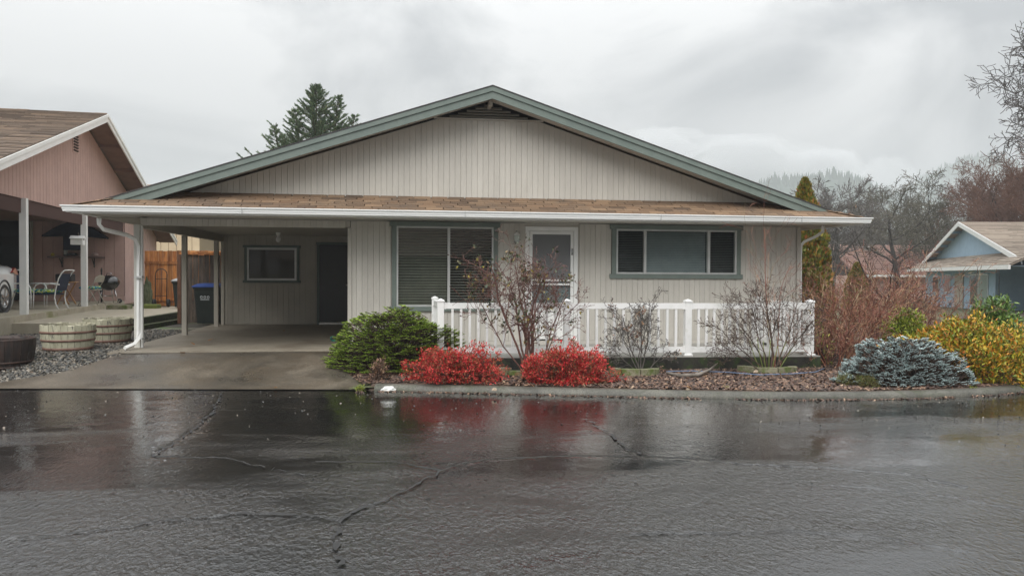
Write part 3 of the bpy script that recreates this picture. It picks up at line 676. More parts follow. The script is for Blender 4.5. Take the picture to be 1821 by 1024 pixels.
window(house, RX0, RX1, RZ0, RZ1, YW, [.235, .765], .085, GREEN, blinds=[34, 52, 34], bm=[mat('blind_slat_dim', (.22, .22, .22), (.18, .18, .18), .5), mat('blind_slat_grey', (.52, .56, .58), (.45, .49, .51), .5), mat('blind_slat_dim')], blindstep=.032)
GLASS_ = GLASS; GLASS = glass_mat('dim_reflection_glass', (.7, .7, .7), .45)  # carport window glass, tint and reflection dimmed so it looks dark
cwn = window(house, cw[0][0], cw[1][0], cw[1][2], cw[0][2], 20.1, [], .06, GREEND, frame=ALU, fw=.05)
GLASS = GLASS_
MB().tube([(-3.35+.16*math.cos(a), 20.17, 1.55+.16*math.sin(a)) for a in np.linspace(0, 3.3, 14)], .02, 6).build('wreath_ring', ALU, cwn)
MB().poly([(-3.78, 20.18, 1.5), (-3.6, 20.18, 1.6), (-3.52, 20.18, 1.95), (-3.7, 20.18, 2.05)], (0, .02, 0)).build('lamp_shade', ALU, cwn)
# dark carport door
d = MB(); d.bbox(cdr[0][0]+.06, -1.1, 20.085, 20.12, .36, cdr[0][2]-.06, .006); dd = d.build('door', mat('dark_door', (.016, .018, .022), (.02, .022, .026), .35), house)
t = MB(); t.bbox(cdr[0][0], cdr[0][0]+.06, 20.06, 20.12, .3, cdr[0][2]-.062, .004); t.bbox(cdr[0][0]-.02, -1.0, 20.058, 20.12, cdr[0][2]-.06, cdr[0][2], .004); t.build('trim', GREEND, dd)
MB().box(cdr[0][0]+.06, -1.05, 20.02, 20.12, .3, .35).build('threshold', CHROME, dd)
MB().lathe((-1.45, 20.06, 1.3), [(0, -.05), (.03, -.045), (.03, -.02), (.012, 0), (.012, .03)], 10, axis='y').build('handle', CHROME, dd)

# front screen door
MB().box(DX0, DX1, YW-.004, YW+.02, DZ1+.002, ZS+.02).build('door_header', WALLM, house)
f = MB(); y = YW
f.bbox(DX0, DX0+.075, y-.03, y+.05, .37, DZ1-.075, .004); f.bbox(DX1-.075, DX1, y-.03, y+.05, .37, DZ1-.075, .004); f.bbox(DX0, DX1, y-.032, y+.05, DZ1-.075, DZ1, .004)
door = f.build('screen_door', WHITE, house)
ax0, ax1 = DX0+.08, DX1-.08; sw = .055
s_ = MB(); s_.bbox(ax0, ax0+sw, y-.02, y+.01, .40, DZ1-.08, .004); s_.bbox(ax1-sw, ax1, y-.02, y+.01, .40, DZ1-.08, .004)
s_.bbox(ax0+sw, ax1-sw, y-.019, y+.01, DZ1-.14, DZ1-.08, .004); zm = onY(980, 502, YW)[2]
s_.bbox(ax0+sw, ax1-sw, y-.022, y+.01, zm+.02, zm+.055, .003); s_.bbox(ax0+sw, ax1-sw, y-.022, y+.01, zm-.055, zm-.02, .003)
s_.bbox(ax0+sw, ax1-sw, y-.019, y+.01, .40, .50, .004); s_.bbox(ax0+sw, ax1-sw, y-.019, y+.01, 1.0, 1.06, .004)
s_.build('door_frame', WHITE, door)
MB().box(ax0+sw, ax1-sw, y-.004, y-.001, zm+.055, DZ1-.14).build('screen', SCREEN, door)
MB().box(ax0+sw, ax1-sw, y-.004, y-.001, 1.06, zm-.055).build('pane', GLASS, door)
MB().bbox(ax0+sw, ax1-sw, y-.008, y+.004, .50, 1.0, .004).build('kick_panel', WHITE, door)
MB().box(ax0, ax1, y+.045, y+.08, .38, DZ1-.08).build('inner_door', mat('inner_door_grey', (.32, .34, .36), (.36, .38, .40), .5), door)
MB().box(DX0-.02, DX1+.02, y-.06, y+.06, .30, .37).build('threshold', WALLM, door)
MB().bbox(ax1-.045, ax1-.015, y-.045, y-.02, 1.95, 2.07, .003).build('hinge', CHROME, door)
MB().tube([(ax0+.03, y-.02, 1.28), (ax0+.03, y-.06, 1.29), (ax0+.03, y-.06, 1.40), (ax0+.03, y-.02, 1.41)], .007, 6).build('handle', BLACKM, door)

# --- roofs
def hipdx(Y): return EDX-SK*(Y-EY0)/SL
roof = MB()
for sgn in (-1, 1):
    def p(dx, Y, o=0): return (XC+sgn*dx, Y, APZ-SL*dx-o)
    P = [p(0, 13.56), p(hipdx(13.56), 13.56), p(EDX, EY0), p(EDX, YB+.6), p(0, YB+.6)]
    roof.poly(P, (0, 0, -.035))
rf = roof.build('roof', SHROW, house)
P = [(XC-EDX, EY0, EZ0), (XC+EDX, EY0, EZ0), (XC+hipdx(YW+.02), YW+.02, EZ0+SK*(YW+.02-EY0)), (XC-hipdx(YW+.02), YW+.02, EZ0+SK*(YW+.02-EY0))]
P = [(a, b, c-.006) for a, b, c in P]
skirt = MB().poly(P, (0, 0, -.03)).build('skirt_roof', mat('roof_felt', (.05, .04, .032), None, .9), house)
# individual shingles on the skirt roof
ang = math.atan(SK); exps = .148; cs, sn = math.cos(ang), math.sin(ang)
tabs = []
for wv in range(4):
    rr = np.random.default_rng(wv); mm = MB(); L = .20; w = .293-.004*wv
    th = .014
    # local: y up the slope, z normal; front edge thicker, slightly uneven
    d0, d1 = rr.uniform(-.004, .004, 2)
    mm.add([(-w/2, d0, 0), (w/2, d1, 0), (w/2, L, 0), (-w/2, L, 0), (-w/2, d0, th), (w/2, d1, th), (w/2, L, .003), (-w/2, L, .003)],
           [(0, 3, 2, 1), (4, 5, 6, 7), (0, 1, 5, 4), (1, 2, 6, 5), (2, 3, 7, 6), (3, 0, 4, 7)])
    tabs.append(mm.mesh('shingle', SHOBJ))
cand = []
for c in range(7):
    s0 = -.025+c*exps; off = (.1487*c) % .3+(c % 3)*.03
    Yc = EY0+s0*cs; Zc = EZ0+s0*sn
    hx = hipdx(max(Yc, EY0))+.01
    x = XC-EDX-.1+off
    while x < XC+EDX+.2:
        if abs(x-XC)+.1 < hx: cand.append((c, x, Yc, Zc))
        x += .302
extra = cand[300:] if len(cand) > 300 else []
rr = np.random.default_rng(5)
for c, x, Yc, Zc in cand[:300]:
    inst('shingle', tabs[rr.integers(4)], house, (x+rr.normal(0, .004), Yc, Zc+.004), (ang+.035+rr.normal(0, .004), 0, rr.normal(0, .004)))
em = MB()
for c, x, Yc, Zc in extra:
    em.obox((x, Yc+.1*cs, Zc+.008+.1*sn), (1, 0, 0), (0, cs, sn), (0, -sn, cs), .147, .10, .005)
# hip cap tabs and partial end tabs
for sgn in (-1, 1):
    a = np.array([XC+sgn*(EDX+.02), EY0-.02, EZ0+.012]); b = np.array([XC+sgn*hipdx(YW), YW, EZ0+SK*(YW-EY0)+.02])
    for k in range(9):
        p0 = a+(b-a)*k/9; p1 = a+(b-a)*(k+1.25)/9; em.bar(p0+np.array([0, 0, .006]), p1+np.array([0, 0, -.002]), .17, .007)
    for c in range(7):
        s0 = c*exps; Yc = EY0+s0*cs; Zc = EZ0+s0*sn; hx = hipdx(Yc)
        em.obox((XC+sgn*(hx-.19), Yc+.09*cs, Zc+.004+.09*sn), (1, 0, 0), (0, cs, sn), (0, -sn, cs), .16, .085, .004)
em.build('shingle_remainder', SHROW, house, kind='stuff')
# shingle courses on the big slopes
cm = MB(); sa, ca = math.sin(math.atan(SL)), math.cos(math.atan(SL))
for sgn in (-1, 1):
    d_ = EDX-.0
    while d_ > .12:
        Ya = 13.56 if d_ < hipdx(13.5) else EY0+(EDX-d_)*SL/SK
        yy = Ya
        rr = np.random.default_rng(int(d_*100))
        while yy < YB+.5:
            L = rr.choice([.3, .6, .9, 1.2]); ye = min(yy+L, YB+.5); x = XC+sgn*(d_-.07); zz = APZ-SL*(d_-.07)+.008
            cm.obox((x, (yy+ye)/2, zz), (sgn*ca, 0, -sa), (0, 1, 0), (sgn*sa, 0, ca), .085, (ye-yy)/2-.001, .004+rr.random()*.002)
            yy = ye
        d_ -= .15
cm.build('shingle_course', SHROW, rf, kind='stuff')
# rake boards: lower wide board and upper narrow proud board
for sgn in (-1, 1):
    def q(dx, o): return (XC+sgn*dx, 13.55, APZ-SL*dx-o)
    e1 = 6.25
    MB().poly([q(0, .065), q(e1, .065), q(e1-.30, .20), q(0, .20)], (0, .03, 0)).build('rake_board', GREEN, house)
    MB().poly([(a, b-.022, c) for a, b, c in [q(0, -.012), q(e1+.2, -.012), q(e1+.05, .07), q(0, .07)]], (0, .022, 0)).build('rake_trim', GREEN, house)
    MB().poly([(a, b-.03, c) for a, b, c in [q(0, -.034), q(e1+.25, -.034), q(e1+.2, -.013), q(0, -.013)]], (0, .10, 0)).build('shingle_edge', mat('shingle_edge_dark', (.03, .028, .028), (.05, .045, .045), .7), house)
    MB().poly([(XC, 13.58, APZ-.13), (XC+sgn*5.9, 13.58, APZ-SL*5.9-.13), (XC+sgn*5.9, 13.58, APZ-SL*5.9-.11), (XC, 13.58, APZ-.11)], (0, .5, 0)).build('rake_soffit', WALLM, house)
    for k in range(1, 9):
        dx = k*.66
        MB().box(XC+sgn*dx-.02, XC+sgn*dx+.02, 13.582, 14.08, APZ-SL*dx-.235, APZ-SL*dx-.166).build('lookout', WALLM, house) if k < 0 else None
# gutters: K profile
kprof = [(0, 0), (-.09, 0), (-.098, .010), (-.099, .034), (-.106, .037), (-.109, .070), (-.124, .080), (-.128, .084), (-.128, .102), (-.118, .102), (-.118, .09), (-.08, .01), (-.006, .008), (0, .008)]
gz = ZS+.012
def gut(a, b, out, mitre):
    # a,b: points of the back line; out: outward unit vector
    a, b, out = np.array(a, float), np.array(b, float), np.array(out, float); d = (b-a)/np.linalg.norm(b-a); V = []
    for base, sg in ((a, -1), (b, 1)):
        for o, z in kprof: V.append(base+out*(-o)+np.array([0, 0, z])+d*sg*(-o)*mitre)
    n = len(kprof); F = [(i, (i+1) % n, n+(i+1) % n, n+i) for i in range(n)]+[tuple(range(n-1, -1, -1)), tuple(range(n, 2*n))]
    return MB().add(V, F)
xl, xr = XC-EDX+.11, XC+EDX-.11
g = gut((xl, EY0, gz), (xr, EY0, gz), (0, -1, 0), 1).build('gutter', GUTTER, house)
gut((xl, EY0+.001, gz), (xl, YB, gz), (-1, 0, 0), 0).build('gutter', GUTTER, house)
gut((xr, EY0+.001, gz), (xr, YB, gz), (1, 0, 0), 0).build('gutter', GUTTER, house)
for x in (1.0, 4.4, 7.0, -2.6): MB().box(x, x+.006, EY0-.131, EY0-.02, gz-.002, gz+.104).build('gutter_seam', ALU, g)
# downspouts
def spout(path, label=None):
    return MB().tube(path, .036, 4, smooth=False).build('downspout', WHITE, house)
A = onY(172, 392, 13.3); 
pts = [onY(176, 388, 13.25), onY(176, 399, 13.28), onY(184, 408, 13.36), onY(200, 412, 13.5), onY(226, 418, 13.78), onY(240, 425, 13.9), onY(246, 438, 13.98), onY(247, 470, 13.98), onY(247, 590, 13.94), onY(246, 602, 13.9), onY(238, 612, 13.8), onY(222, 619, 13.62)]
sp = spout(pts)
for z in (1.5, .45): MB().box(pts[8][0]-.06, pts[8][0]+.06, 13.90, 14.06, z, z+.03).build('strap', ALU, sp)
pts = [onY(1464, 402, 13.85), onY(1463, 412, 13.88), onY(1452, 420, 13.95), onY(1430, 430, 14.05), onY(1424, 437, 14.12), onY(1423, 455, 14.14), onY(1423, 600, 14.14)]
spout(pts)
# carport posts
for (x, yy, ztop) in [(onZ(247, 618, .29)[0], 14.15, 2.42), (-4.52, 16.9, 2.36), (-4.52, 19.65, 2.36)]:
    MB().bbox(x-.05, x+.05, yy-.05, yy+.05, .285, ztop, .006).build('carport_post', mat('post_paint', (.56, .55, .50), (.62, .61, .56), .5) if yy < 15 else CARPW, house)
MB().bbox(onZ(247, 618, .29)[0]+.055, onZ(247, 618, .29)[0]+.085, 14.12, 14.18, .28, 2.42, .004).build('downpipe', WHITE, house)
# ceiling lamp in carport
cl = MB().lathe((-2.9, 18.6, ZS-.13), [(.0, -.10), (.045, -.08), (.06, -.03), (.045, .02), (.02, .04), (.035, .06), (.06, .13)], 12).build('carport_lamp', WHITE, house)

# wall lantern and number
L = onY(918, 425, YW)
lan = thing('wall_lantern', 'small glass and metal lantern on the wall beside the screen door', 'lantern', (L[0], YW-.02, L[2]))
MB().bbox(L[0]-.03, L[0]+.03, YW-.03, YW-.004, L[2]-.07, L[2]+.09, .003).build('back_plate', CHROME, lan)
MB().lathe((L[0], YW-.09, L[2]-.07), [(.0, -.005), (.05, 0), (.055, .02), (.052, .02), (.052, .022)], 12).build('base', CHROME, lan)
MB().lathe((L[0], YW-.09, L[2]-.05), [(.045, 0), (.05, .05), (.05, .11), (.045, .115)], 12).build('lamp_glass', mat('lantern_glass', (.55, .6, .55), None, .1), lan)
MB().lathe((L[0], YW-.09, L[2]+.065), [(.062, 0), (.05, .02), (.02, .045), (.01, .06), (0, .065)], 12).build('cap', WHITE, lan)
MB().tube([(L[0], YW-.09, L[2]+.12), (L[0], YW-.08, L[2]+.145), (L[0], YW-.04, L[2]+.13), (L[0], YW-.02, L[2]+.08)], .008, 6).build('arm', CHROME, lan)
def text_mesh(txt, size, depth, m_):
    cu = bpy.data.curves.new('text', 'FONT'); cu.body = txt; cu.size = size; cu.extrude = depth; cu.align_x = 'CENTER'; cu.align_y = 'CENTER'; cu.offset = -.001
    o = bpy.data.objects.new('t', cu); col.objects.link(o); dg = bpy.context.evaluated_depsgraph_get(); me = bpy.data.meshes.new_from_object(o.evaluated_get(dg)); bpy.data.objects.remove(o)
    me.materials.clear(); me.materials.append(m_); return me
Nn = onY(915, 459, YW)
hn = thing('house_number', 'dark house number 93 on the siding left of the screen door', 'house number', (Nn[0], YW-.01, Nn[2]))
for k, ch in enumerate('93'):
    inst('digit', text_mesh(ch, .145, .004, BLACKM), hn, (Nn[0]-.045+.09*k, YW-.008, Nn[2]), (rad(90), 0, 0))

# ------------------------------------------------------------------ porch slab and railing
dk = MB(); P0 = (.42, 12.04); P1 = (6.66, 11.70)
pl = [(P0[0], P0[1]), (P1[0], P1[1]), (6.70, 14.1), (.42, 14.1)]
dk.poly([(a, b, -.05) for a, b in pl], (0, 0, .337)); porch = dk.build('porch', MOSS); tag(porch, kind='structure')
MB().poly([(a+(.004 if a < 3 else -.004), b+.004, .288) for a, b in pl], (0, 0, .016)).build('porch_surface', DECKT, porch)
rail = thing('porch_railing', 'white vinyl railing with square balusters along the front porch edge', 'railing', (3.5, 11.9, .304))
capm = MB(); w = .052
capm.add([(-w-.008, -w-.008, 0), (w+.008, -w-.008, 0), (w+.008, w+.008, 0), (-w-.008, w+.008, 0), (-w-.008, -w-.008, .02), (w+.008, -w-.008, .02), (w+.008, w+.008, .02), (-w-.008, w+.008, .02), (0, 0, .05)],
         [(0, 3, 2, 1), (0, 1, 5, 4), (1, 2, 6, 5), (2, 3, 7, 6), (3, 0, 4, 7), (4, 5, 8), (5, 6, 8), (6, 7, 8), (7, 4, 8)])
capm = capm.mesh('cap', VINYL); postm = MB().bbox(-w, w, -w, w, 0, .86, .004).mesh('post', VINYL)
bm_ = MB(); bm_.bbox(-w-.018, w+.018, -w-.018, w+.018, 0, .03, .006); bm_ = bm_.mesh('base', VINYL)
F0 = np.array([.56, 12.10]); F1 = np.array([6.52, 11.80]); FM = F0+(F1-F0)*((onZ(1226, 634, .3)[0]-F0[0])/(F1[0]-F0[0]))
B1 = np.array([6.60, 13.85]); B0 = np.array([.52, 13.4]); FM2 = F0+(F1-F0)*((onZ(1008, 634, .3)[0]-F0[0])/(F1[0]-F0[0]))
for p in (F0, FM2, FM, F1, B1, B0):
    po = inst('post', postm, rail, (p[0], p[1], .304)); inst('base', bm_, po, (p[0], p[1], .304)); inst('cap', capm, po, (p[0], p[1], 1.164))
balm = MB().bbox(-.019, .019, -.019, .019, 0, .60, .003).mesh('baluster', VINYL)
def run(a, b, n):
    d = (b-a)/np.linalg.norm(b-a); a2, b2 = a+d*.05, b-d*.05
    for z, nm, hh, ww in ((1.10, 'top_rail', .09, .05), (.405, 'bottom_rail', .085, .045)):
        MB().bar((a2[0], a2[1], z), (b2[0], b2[1], z), ww, hh).build(nm, VINYL, rail)
    for z in (1.10, .405):
        for e_ in (a2, b2):
            s_ = 1 if e_ is a2 else -1
            MB().bar((e_[0], e_[1], z), (e_[0]+d[0]*s_*.035, e_[1]+d[1]*s_*.035, z), .062, .102).build('bracket', VINYL, rail)
    rz = math.atan2(d[1], d[0])
    for k in range(n):
        p = a2+(b2-a2)*(k+1)/(n+1); inst('baluster', balm, rail, (p[0], p[1], .452), (0, 0, rz))
run(F0, FM2, 13); run(FM2, FM, 12); run(FM, F1, 14); run(F1, B1, 12); run(F0, B0, 6)

# ------------------------------------------------------------------ pink house on the left
pA = np.array([-8.32, 18.46, .65]); pd = np.array([-.09, .996, 0]); pn = np.array([.996, .09, 0])
def PP(t, o, z): q = pA+pd*t+pn*o; return np.array([q[0], q[1], z])   # along gable, outwards (+ = towards our house), height
pink = thing('pink_house', 'pink wooden house with white rake boards and open side carport on the left', 'house', PP(5, -4, .3))
PAP = 5.85; PT = 4.1; PSL = .315; PH_ = 9.4
def przz(t): return PAP-PSL*abs(t-PT)
O = .62
def lt(px_, py_, off=0.): q = onPl(px_, py_, pA+pn*off, pn); return (q-pA)@pd, q[2]
# gable boards
t = -5.0; BW2 = .20
while t < 13.2:
    za, zb = przz(t)-.1, przz(t+BW2)-.1; zb0 = 3.2
    if min(za, zb) > zb0+.03:
        c = PP(t+.006, -.02, zb0); d = PP(t+BW2-.006, -.02, zb0)
        MB().poly([c, d, [d[0], d[1], zb], [c[0], c[1], za]], pn*.02).build('siding_board', PINK, pink)
    t += BW2
mm = MB(); mm.poly([PP(-5, -.12, 3.21), PP(13.2, -.12, 3.21), PP(13.2, -.12, przz(13.2)-.1), PP(PT, -.12, PAP-.1), PP(-5, -.12, przz(-5)-.1)], pn*.09); mm.build('gable_wall', mat('pink_groove', (.17, .10, .085), None, .8), pink)
# vent
vt0, vz0 = lt(130, 233); vt1, vz1 = lt(137, 270)
MB().obox(PP((vt0+vt1)/2, .0, (vz0+vz1)/2), pd, pn, (0, 0, 1), abs(vt1-vt0)/2+.08, .012, abs(vz1-vz0)/2+.06).build('vent_frame', PINK, pink)
z = vz1
while z < vz0:
    MB().obox(PP((vt0+vt1)/2, .02, z), pd, pn*.7+np.array([0, 0, .7]), np.array([0, 0, .7])-pn*.7, abs(vt1-vt0)/2+.02, .03, .008).build('vent_slat', mat('vent_dark', (.05, .035, .03), None, .7), pink); z += .075
# roof slabs, shingle rows, rakes
for sg in (-1, 1):
    a, b = (PT, -5.6) if sg < 0 else (PT, 13.8)
    def q(t, o, dz=0): return PP(t, o, przz(t)+dz)
    rfo = MB().poly([q(a, O), q(b, O), q(b, -14), q(a, -14)], (0, 0, .05)).build('roof', PINKSH, pink)
    ms = MB(); t = b; k = 0
    while (t-PT)*sg > .05:
        o = O+.02; rr = np.random.default_rng(k+50); k += 1
        while o > -13.9:
            L = rr.choice([.3, .5, .8]); c = PP(t-sg*.07, o-L/2, przz(t-sg*.07)+.06)
            dn = np.array([pd[0]*sg, pd[1]*sg, -PSL]); dn /= np.linalg.norm(dn); nn_ = np.cross(dn, pn); nn_ = nn_ if nn_[2] > 0 else -nn_
            ms.obox(c+nn_*.01*rr.random(), dn*.99+nn_*.12, pn, nn_, .09, L/2-.004, .012); o -= L
        t -= sg*.165
    ms.build('shingle_course', PINKSH, rfo, kind='stuff')
    MB().poly([q(a, O, .03), q(b, O, .03), q(b, O, -.16), q(a, O, -.16)], pn*.035).build('rake_board', WHITE, pink)
    MB().poly([q(a, O+.036, .05), q(b, O+.036, .05), q(b, O+.036, -.03), q(a, O+.036, -.03)], pn*.02).build('rake_trim', WHITE, pink)
    MB().poly([q(a, O, -.03), q(b, O, -.03), q(b, 0, -.03), q(a, 0, -.03)], (0, 0, .02)).build('rake_soffit', BROWNT, pink)
    for kk in range(1, 6):
        t = PT+sg*kk*1.6; MB().poly([q(t, O-.01, -.03), q(t+.09, O-.01, -.03), q(t+.09, 0, -.03), q(t, 0, -.03)], (0, 0, -.09)).build('lookout', BROWNT, pink)
# carport ceiling, beam, slab
MB().poly([PP(-5, -.13, 3.2), PP(8.5, -.13, 3.2), PP(8.5, -9, 3.2), PP(-5, -9, 3.2)], (0, 0, .05)).build('ceiling', BROWNT, pink)
slab = MB().poly([PP(-3.5, .10, .0), PP(6.3, .10, .0), PP(6.3, .0, .0), PP(8.5, .0, .0), PP(8.5, -9, .0), PP(-3.5, -9, 0)], (0, 0, .65)).build('patio_slab', CONC, kind='structure')
tB = (onZ(143, 545, .65)-pA)@pd
for t in (-4, 0, tB+.15):
    c = PP(t, 0, 0); MB().obox([c[0], c[1], 1.93], pd, pn, (0, 0, 1), .07, .07, 1.28).build('post', WHITE, pink)
# shelf wall facing us, its corner on the patio edge
tc_ = 8.48; cn = PP(tc_, 0, .65)
def onW(x, y, off=0.): return onPl(x, y, cn-pd*off, pd)
wx = (cn-onW(-140, 500))@pn
mm = MB().obox(PP(tc_+.07, -wx/2, 1.95), pn, pd, (0, 0, 1), wx/2, .045, 1.3); mm.build('back_wall', mat('pink_groove', None, None), pink)
o = 0
while o < wx-.3:
    z0 = .82
    MB().obox(PP(tc_+.012, -o-.15, (z0+3.2)/2), pn, pd, (0, 0, 1), .143, .012, (3.2-z0)/2).build('siding_board', PINK, pink); o += .30
MB().obox(PP(tc_+.02, -wx/2, .735), pn, pd, (0, 0, 1), wx/2, .02, .08).build('base_board', PINK, pink)
t = tc_+.02
while t < 13.3:
    c = PP(t+.15, -.02, 0); MB().obox([c[0], c[1], 1.9], pd, pn, (0, 0, 1), .143, .02, 1.35).build('siding_board', PINK, pink); t += .3
MB().obox(PP(11, -.08, 1.9), pd, pn, (0, 0, 1), 2.45, .03, 1.35).build('side_wall', mat('pink_groove', None, None), pink)
# dark doorway with pale frame
a, b = onW(57, 388), onW(-60, 480); dz0, dz1 = .68, a[2]
dwid = (a-b)@pn
c = (a+b)/2
dk_ = MB().obox([c[0], c[1]-.03, (dz0+dz1)/2], pn, pd, (0, 0, 1), dwid/2, .012, (dz1-dz0)/2).build('sliding_door', GLASSD, pink)
MB().obox([a[0], a[1]-.05, (dz0+dz1)/2], pn, pd, (0, 0, 1), .04, .03, (dz1-dz0)/2).build('frame', FOLDM, dk_)
MB().obox([c[0], c[1]-.05, dz1+.03], pn, pd, (0, 0, 1), dwid/2, .03, .04).build('frame', FOLDM, dk_)

# shelf with lanterns, the dark draped canopy
a, b = onW(86, 457, .12), onW(185, 458, .12); c = (a+b)/2
sh = thing('wall_shelf', 'long narrow shelf on brackets fixed to the pink wall', 'shelf', c)
MB().obox(c, pn, pd, (0, 0, 1), np.linalg.norm(b-a)/2, .12, .02).build('shelf_board', mat('mauve_board', (.17, .12, .115), None, .7), sh)
for f_ in (.22, .8):
    p = a+(b-a)*f_; MB().bar(p+np.array([0, .1, -.02]), p+np.array([0, .1, -.32]), .03, .03).bar(p+np.array([0, -.08, -.03]), p+np.array([0, .09, -.25]), .02, .02).build('bracket', BLACKM, sh)
def lantern(px_, label):
    p = onW(px_, 455, .14)
    t_ = thing('candle_lantern', label, 'lantern', p, 'small lanterns on the wall shelf')
    MB().lathe(p, [(.0, 0), (.07, 0), (.075, .03), (.06, .05)], 10).build('base', BLACKM, t_)
    MB().lathe(p, [(.055, .05), (.06, .08), (.06, .20), (.05, .22)], 10).build('lamp_glass', mat('pale_glass', (.5, .52, .5), None, .1), t_)
    MB().lathe(p, [(.085, .22), (.05, .27), (.02, .32), (.03, .35), (0, .37)], 10).build('cap', CHROME, t_)
lantern(117, 'small glass lantern on the left half of the pink wall shelf'); lantern(152, 'small glass lantern on the shelf right of the white post')
p = onW(94, 455, .14); o_ = MB().lathe(p, [(0, 0), (.05, 0), (.06, .05), (.04, .09), (0, .1)], 10).build('yellow_pot', mat('yellow_glaze', (.5, .4, .06), None, .4)); tag(o_, 'small yellow pot at the left end of the wall shelf', 'pot')
p = onW(169, 455, .14); o_ = MB().lathe(p, [(0, 0), (.10, 0), (.11, .05), (.05, .10), (0, .11)], 10).build('pink_bowl', mat('pink_glaze', (.45, .33, .3), None, .4)); tag(o_, 'pale upturned bowl at the right end of the wall shelf', 'bowl')
p = onW(128, 455, .14); o_ = MB().obox(p+np.array([0, 0, .04]), pn, pd, (0, 0, 1), .14, .06, .035).obox(p+np.array([.02, 0, .085]), pn, pd, (0, 0, 1), .09, .045, .012).build('black_tray', BLACKM); tag(o_, 'low black tray on the shelf between the lanterns', 'tray')
# dark canopy
a, m_, b = onW(74, 418, .3), onW(131, 400, .3), onW(189, 422, .3); low = onW(131, 444, .3)
cv = thing('wall_canopy', 'dark wide drooping canopy over a black covered box on the pink wall', 'canopy', m_)
q = MB(); n = 14; top = []; bot = []
for k in range(n+1):
    f_ = k/n; p = a+(b-a)*f_; hgt = (m_[2]-(a[2]+b[2])/2+.10)*(math.sin(math.pi*f_)**1.1)
    top.append(p+np.array([0, 0, hgt])); bot.append(p+np.array([0, 0, -.05+hgt*.12]))
V = top+bot+[x_+pd*.28 for x_ in top]+[x_+pd*.28 for x_ in bot]; K = n+1
q.add(V, [(k, k+1, K+k+1, K+k) for k in range(n)]+[(2*K+k, 3*K+k, 3*K+k+1, 2*K+k+1) for k in range(n)]+[(k, 2*K+k, 2*K+k+1, k+1) for k in range(n)]+[(K+k, K+k+1, 3*K+k+1, 3*K+k) for k in range(n)]+[(0, K, 3*K, 2*K), (n, 2*K+n, 3*K+n, K+n)])
q.build('canopy_cloth', NAVY, cv)
bx0, bx1 = onW(114, 418, .25), onW(152, 444, .25); c = (bx0+bx1)/2
MB().obox(c, pn, pd, (0, 0, 1), abs((bx1-bx0)@pn)/2, .1, abs(bx0[2]-bx1[2])/2+.02).build('covered_box', NAVY, cv)
# bird house
p = PP(tB+.15, .13, 0); bz = onPl(140, 428, p, pn)[2]
bh = onZ(0, 0, 0)*0; q0 = onPl(138, 428, PP(tB+.05, 0, 0)-pd*.2, pd)
bhse = thing('bird_house', 'small white bird house fixed to the neighbour\'s white post', 'bird house', q0)
hw, hd, hh = .15, .1, .11
MB().poly([q0+pn*u+np.array([0, 0, v])-pd*hd for u, v in ((-hw, -hh), (hw, -hh), (hw, hh*.5), (-hw, hh*.5))], pd*2*hd).build('box', WHITE, bhse)
MB().poly([q0+pd*u+np.array([0, 0, v])-pn*(hw+.02) for u, v in ((-hd-.04, hh*.5), (hd+.04, hh*.5), (0, hh*1.25))], pn*(2*hw+.04)).build('roof', WHITE, bhse)
MB().lathe(q0+pn*(hw+.002)+np.array([0, 0, .03]), [(0, .003), (.025, .003), (.025, 0)], 12, axis='x').build('hole', BLACKM, bhse)
MB().lathe(q0+np.array([.02, 0, hh*1.25]), [(.02, 0), (.025, .03), (.01, .07), (0, .09)], 8).build('finial', BARKG, bhse)

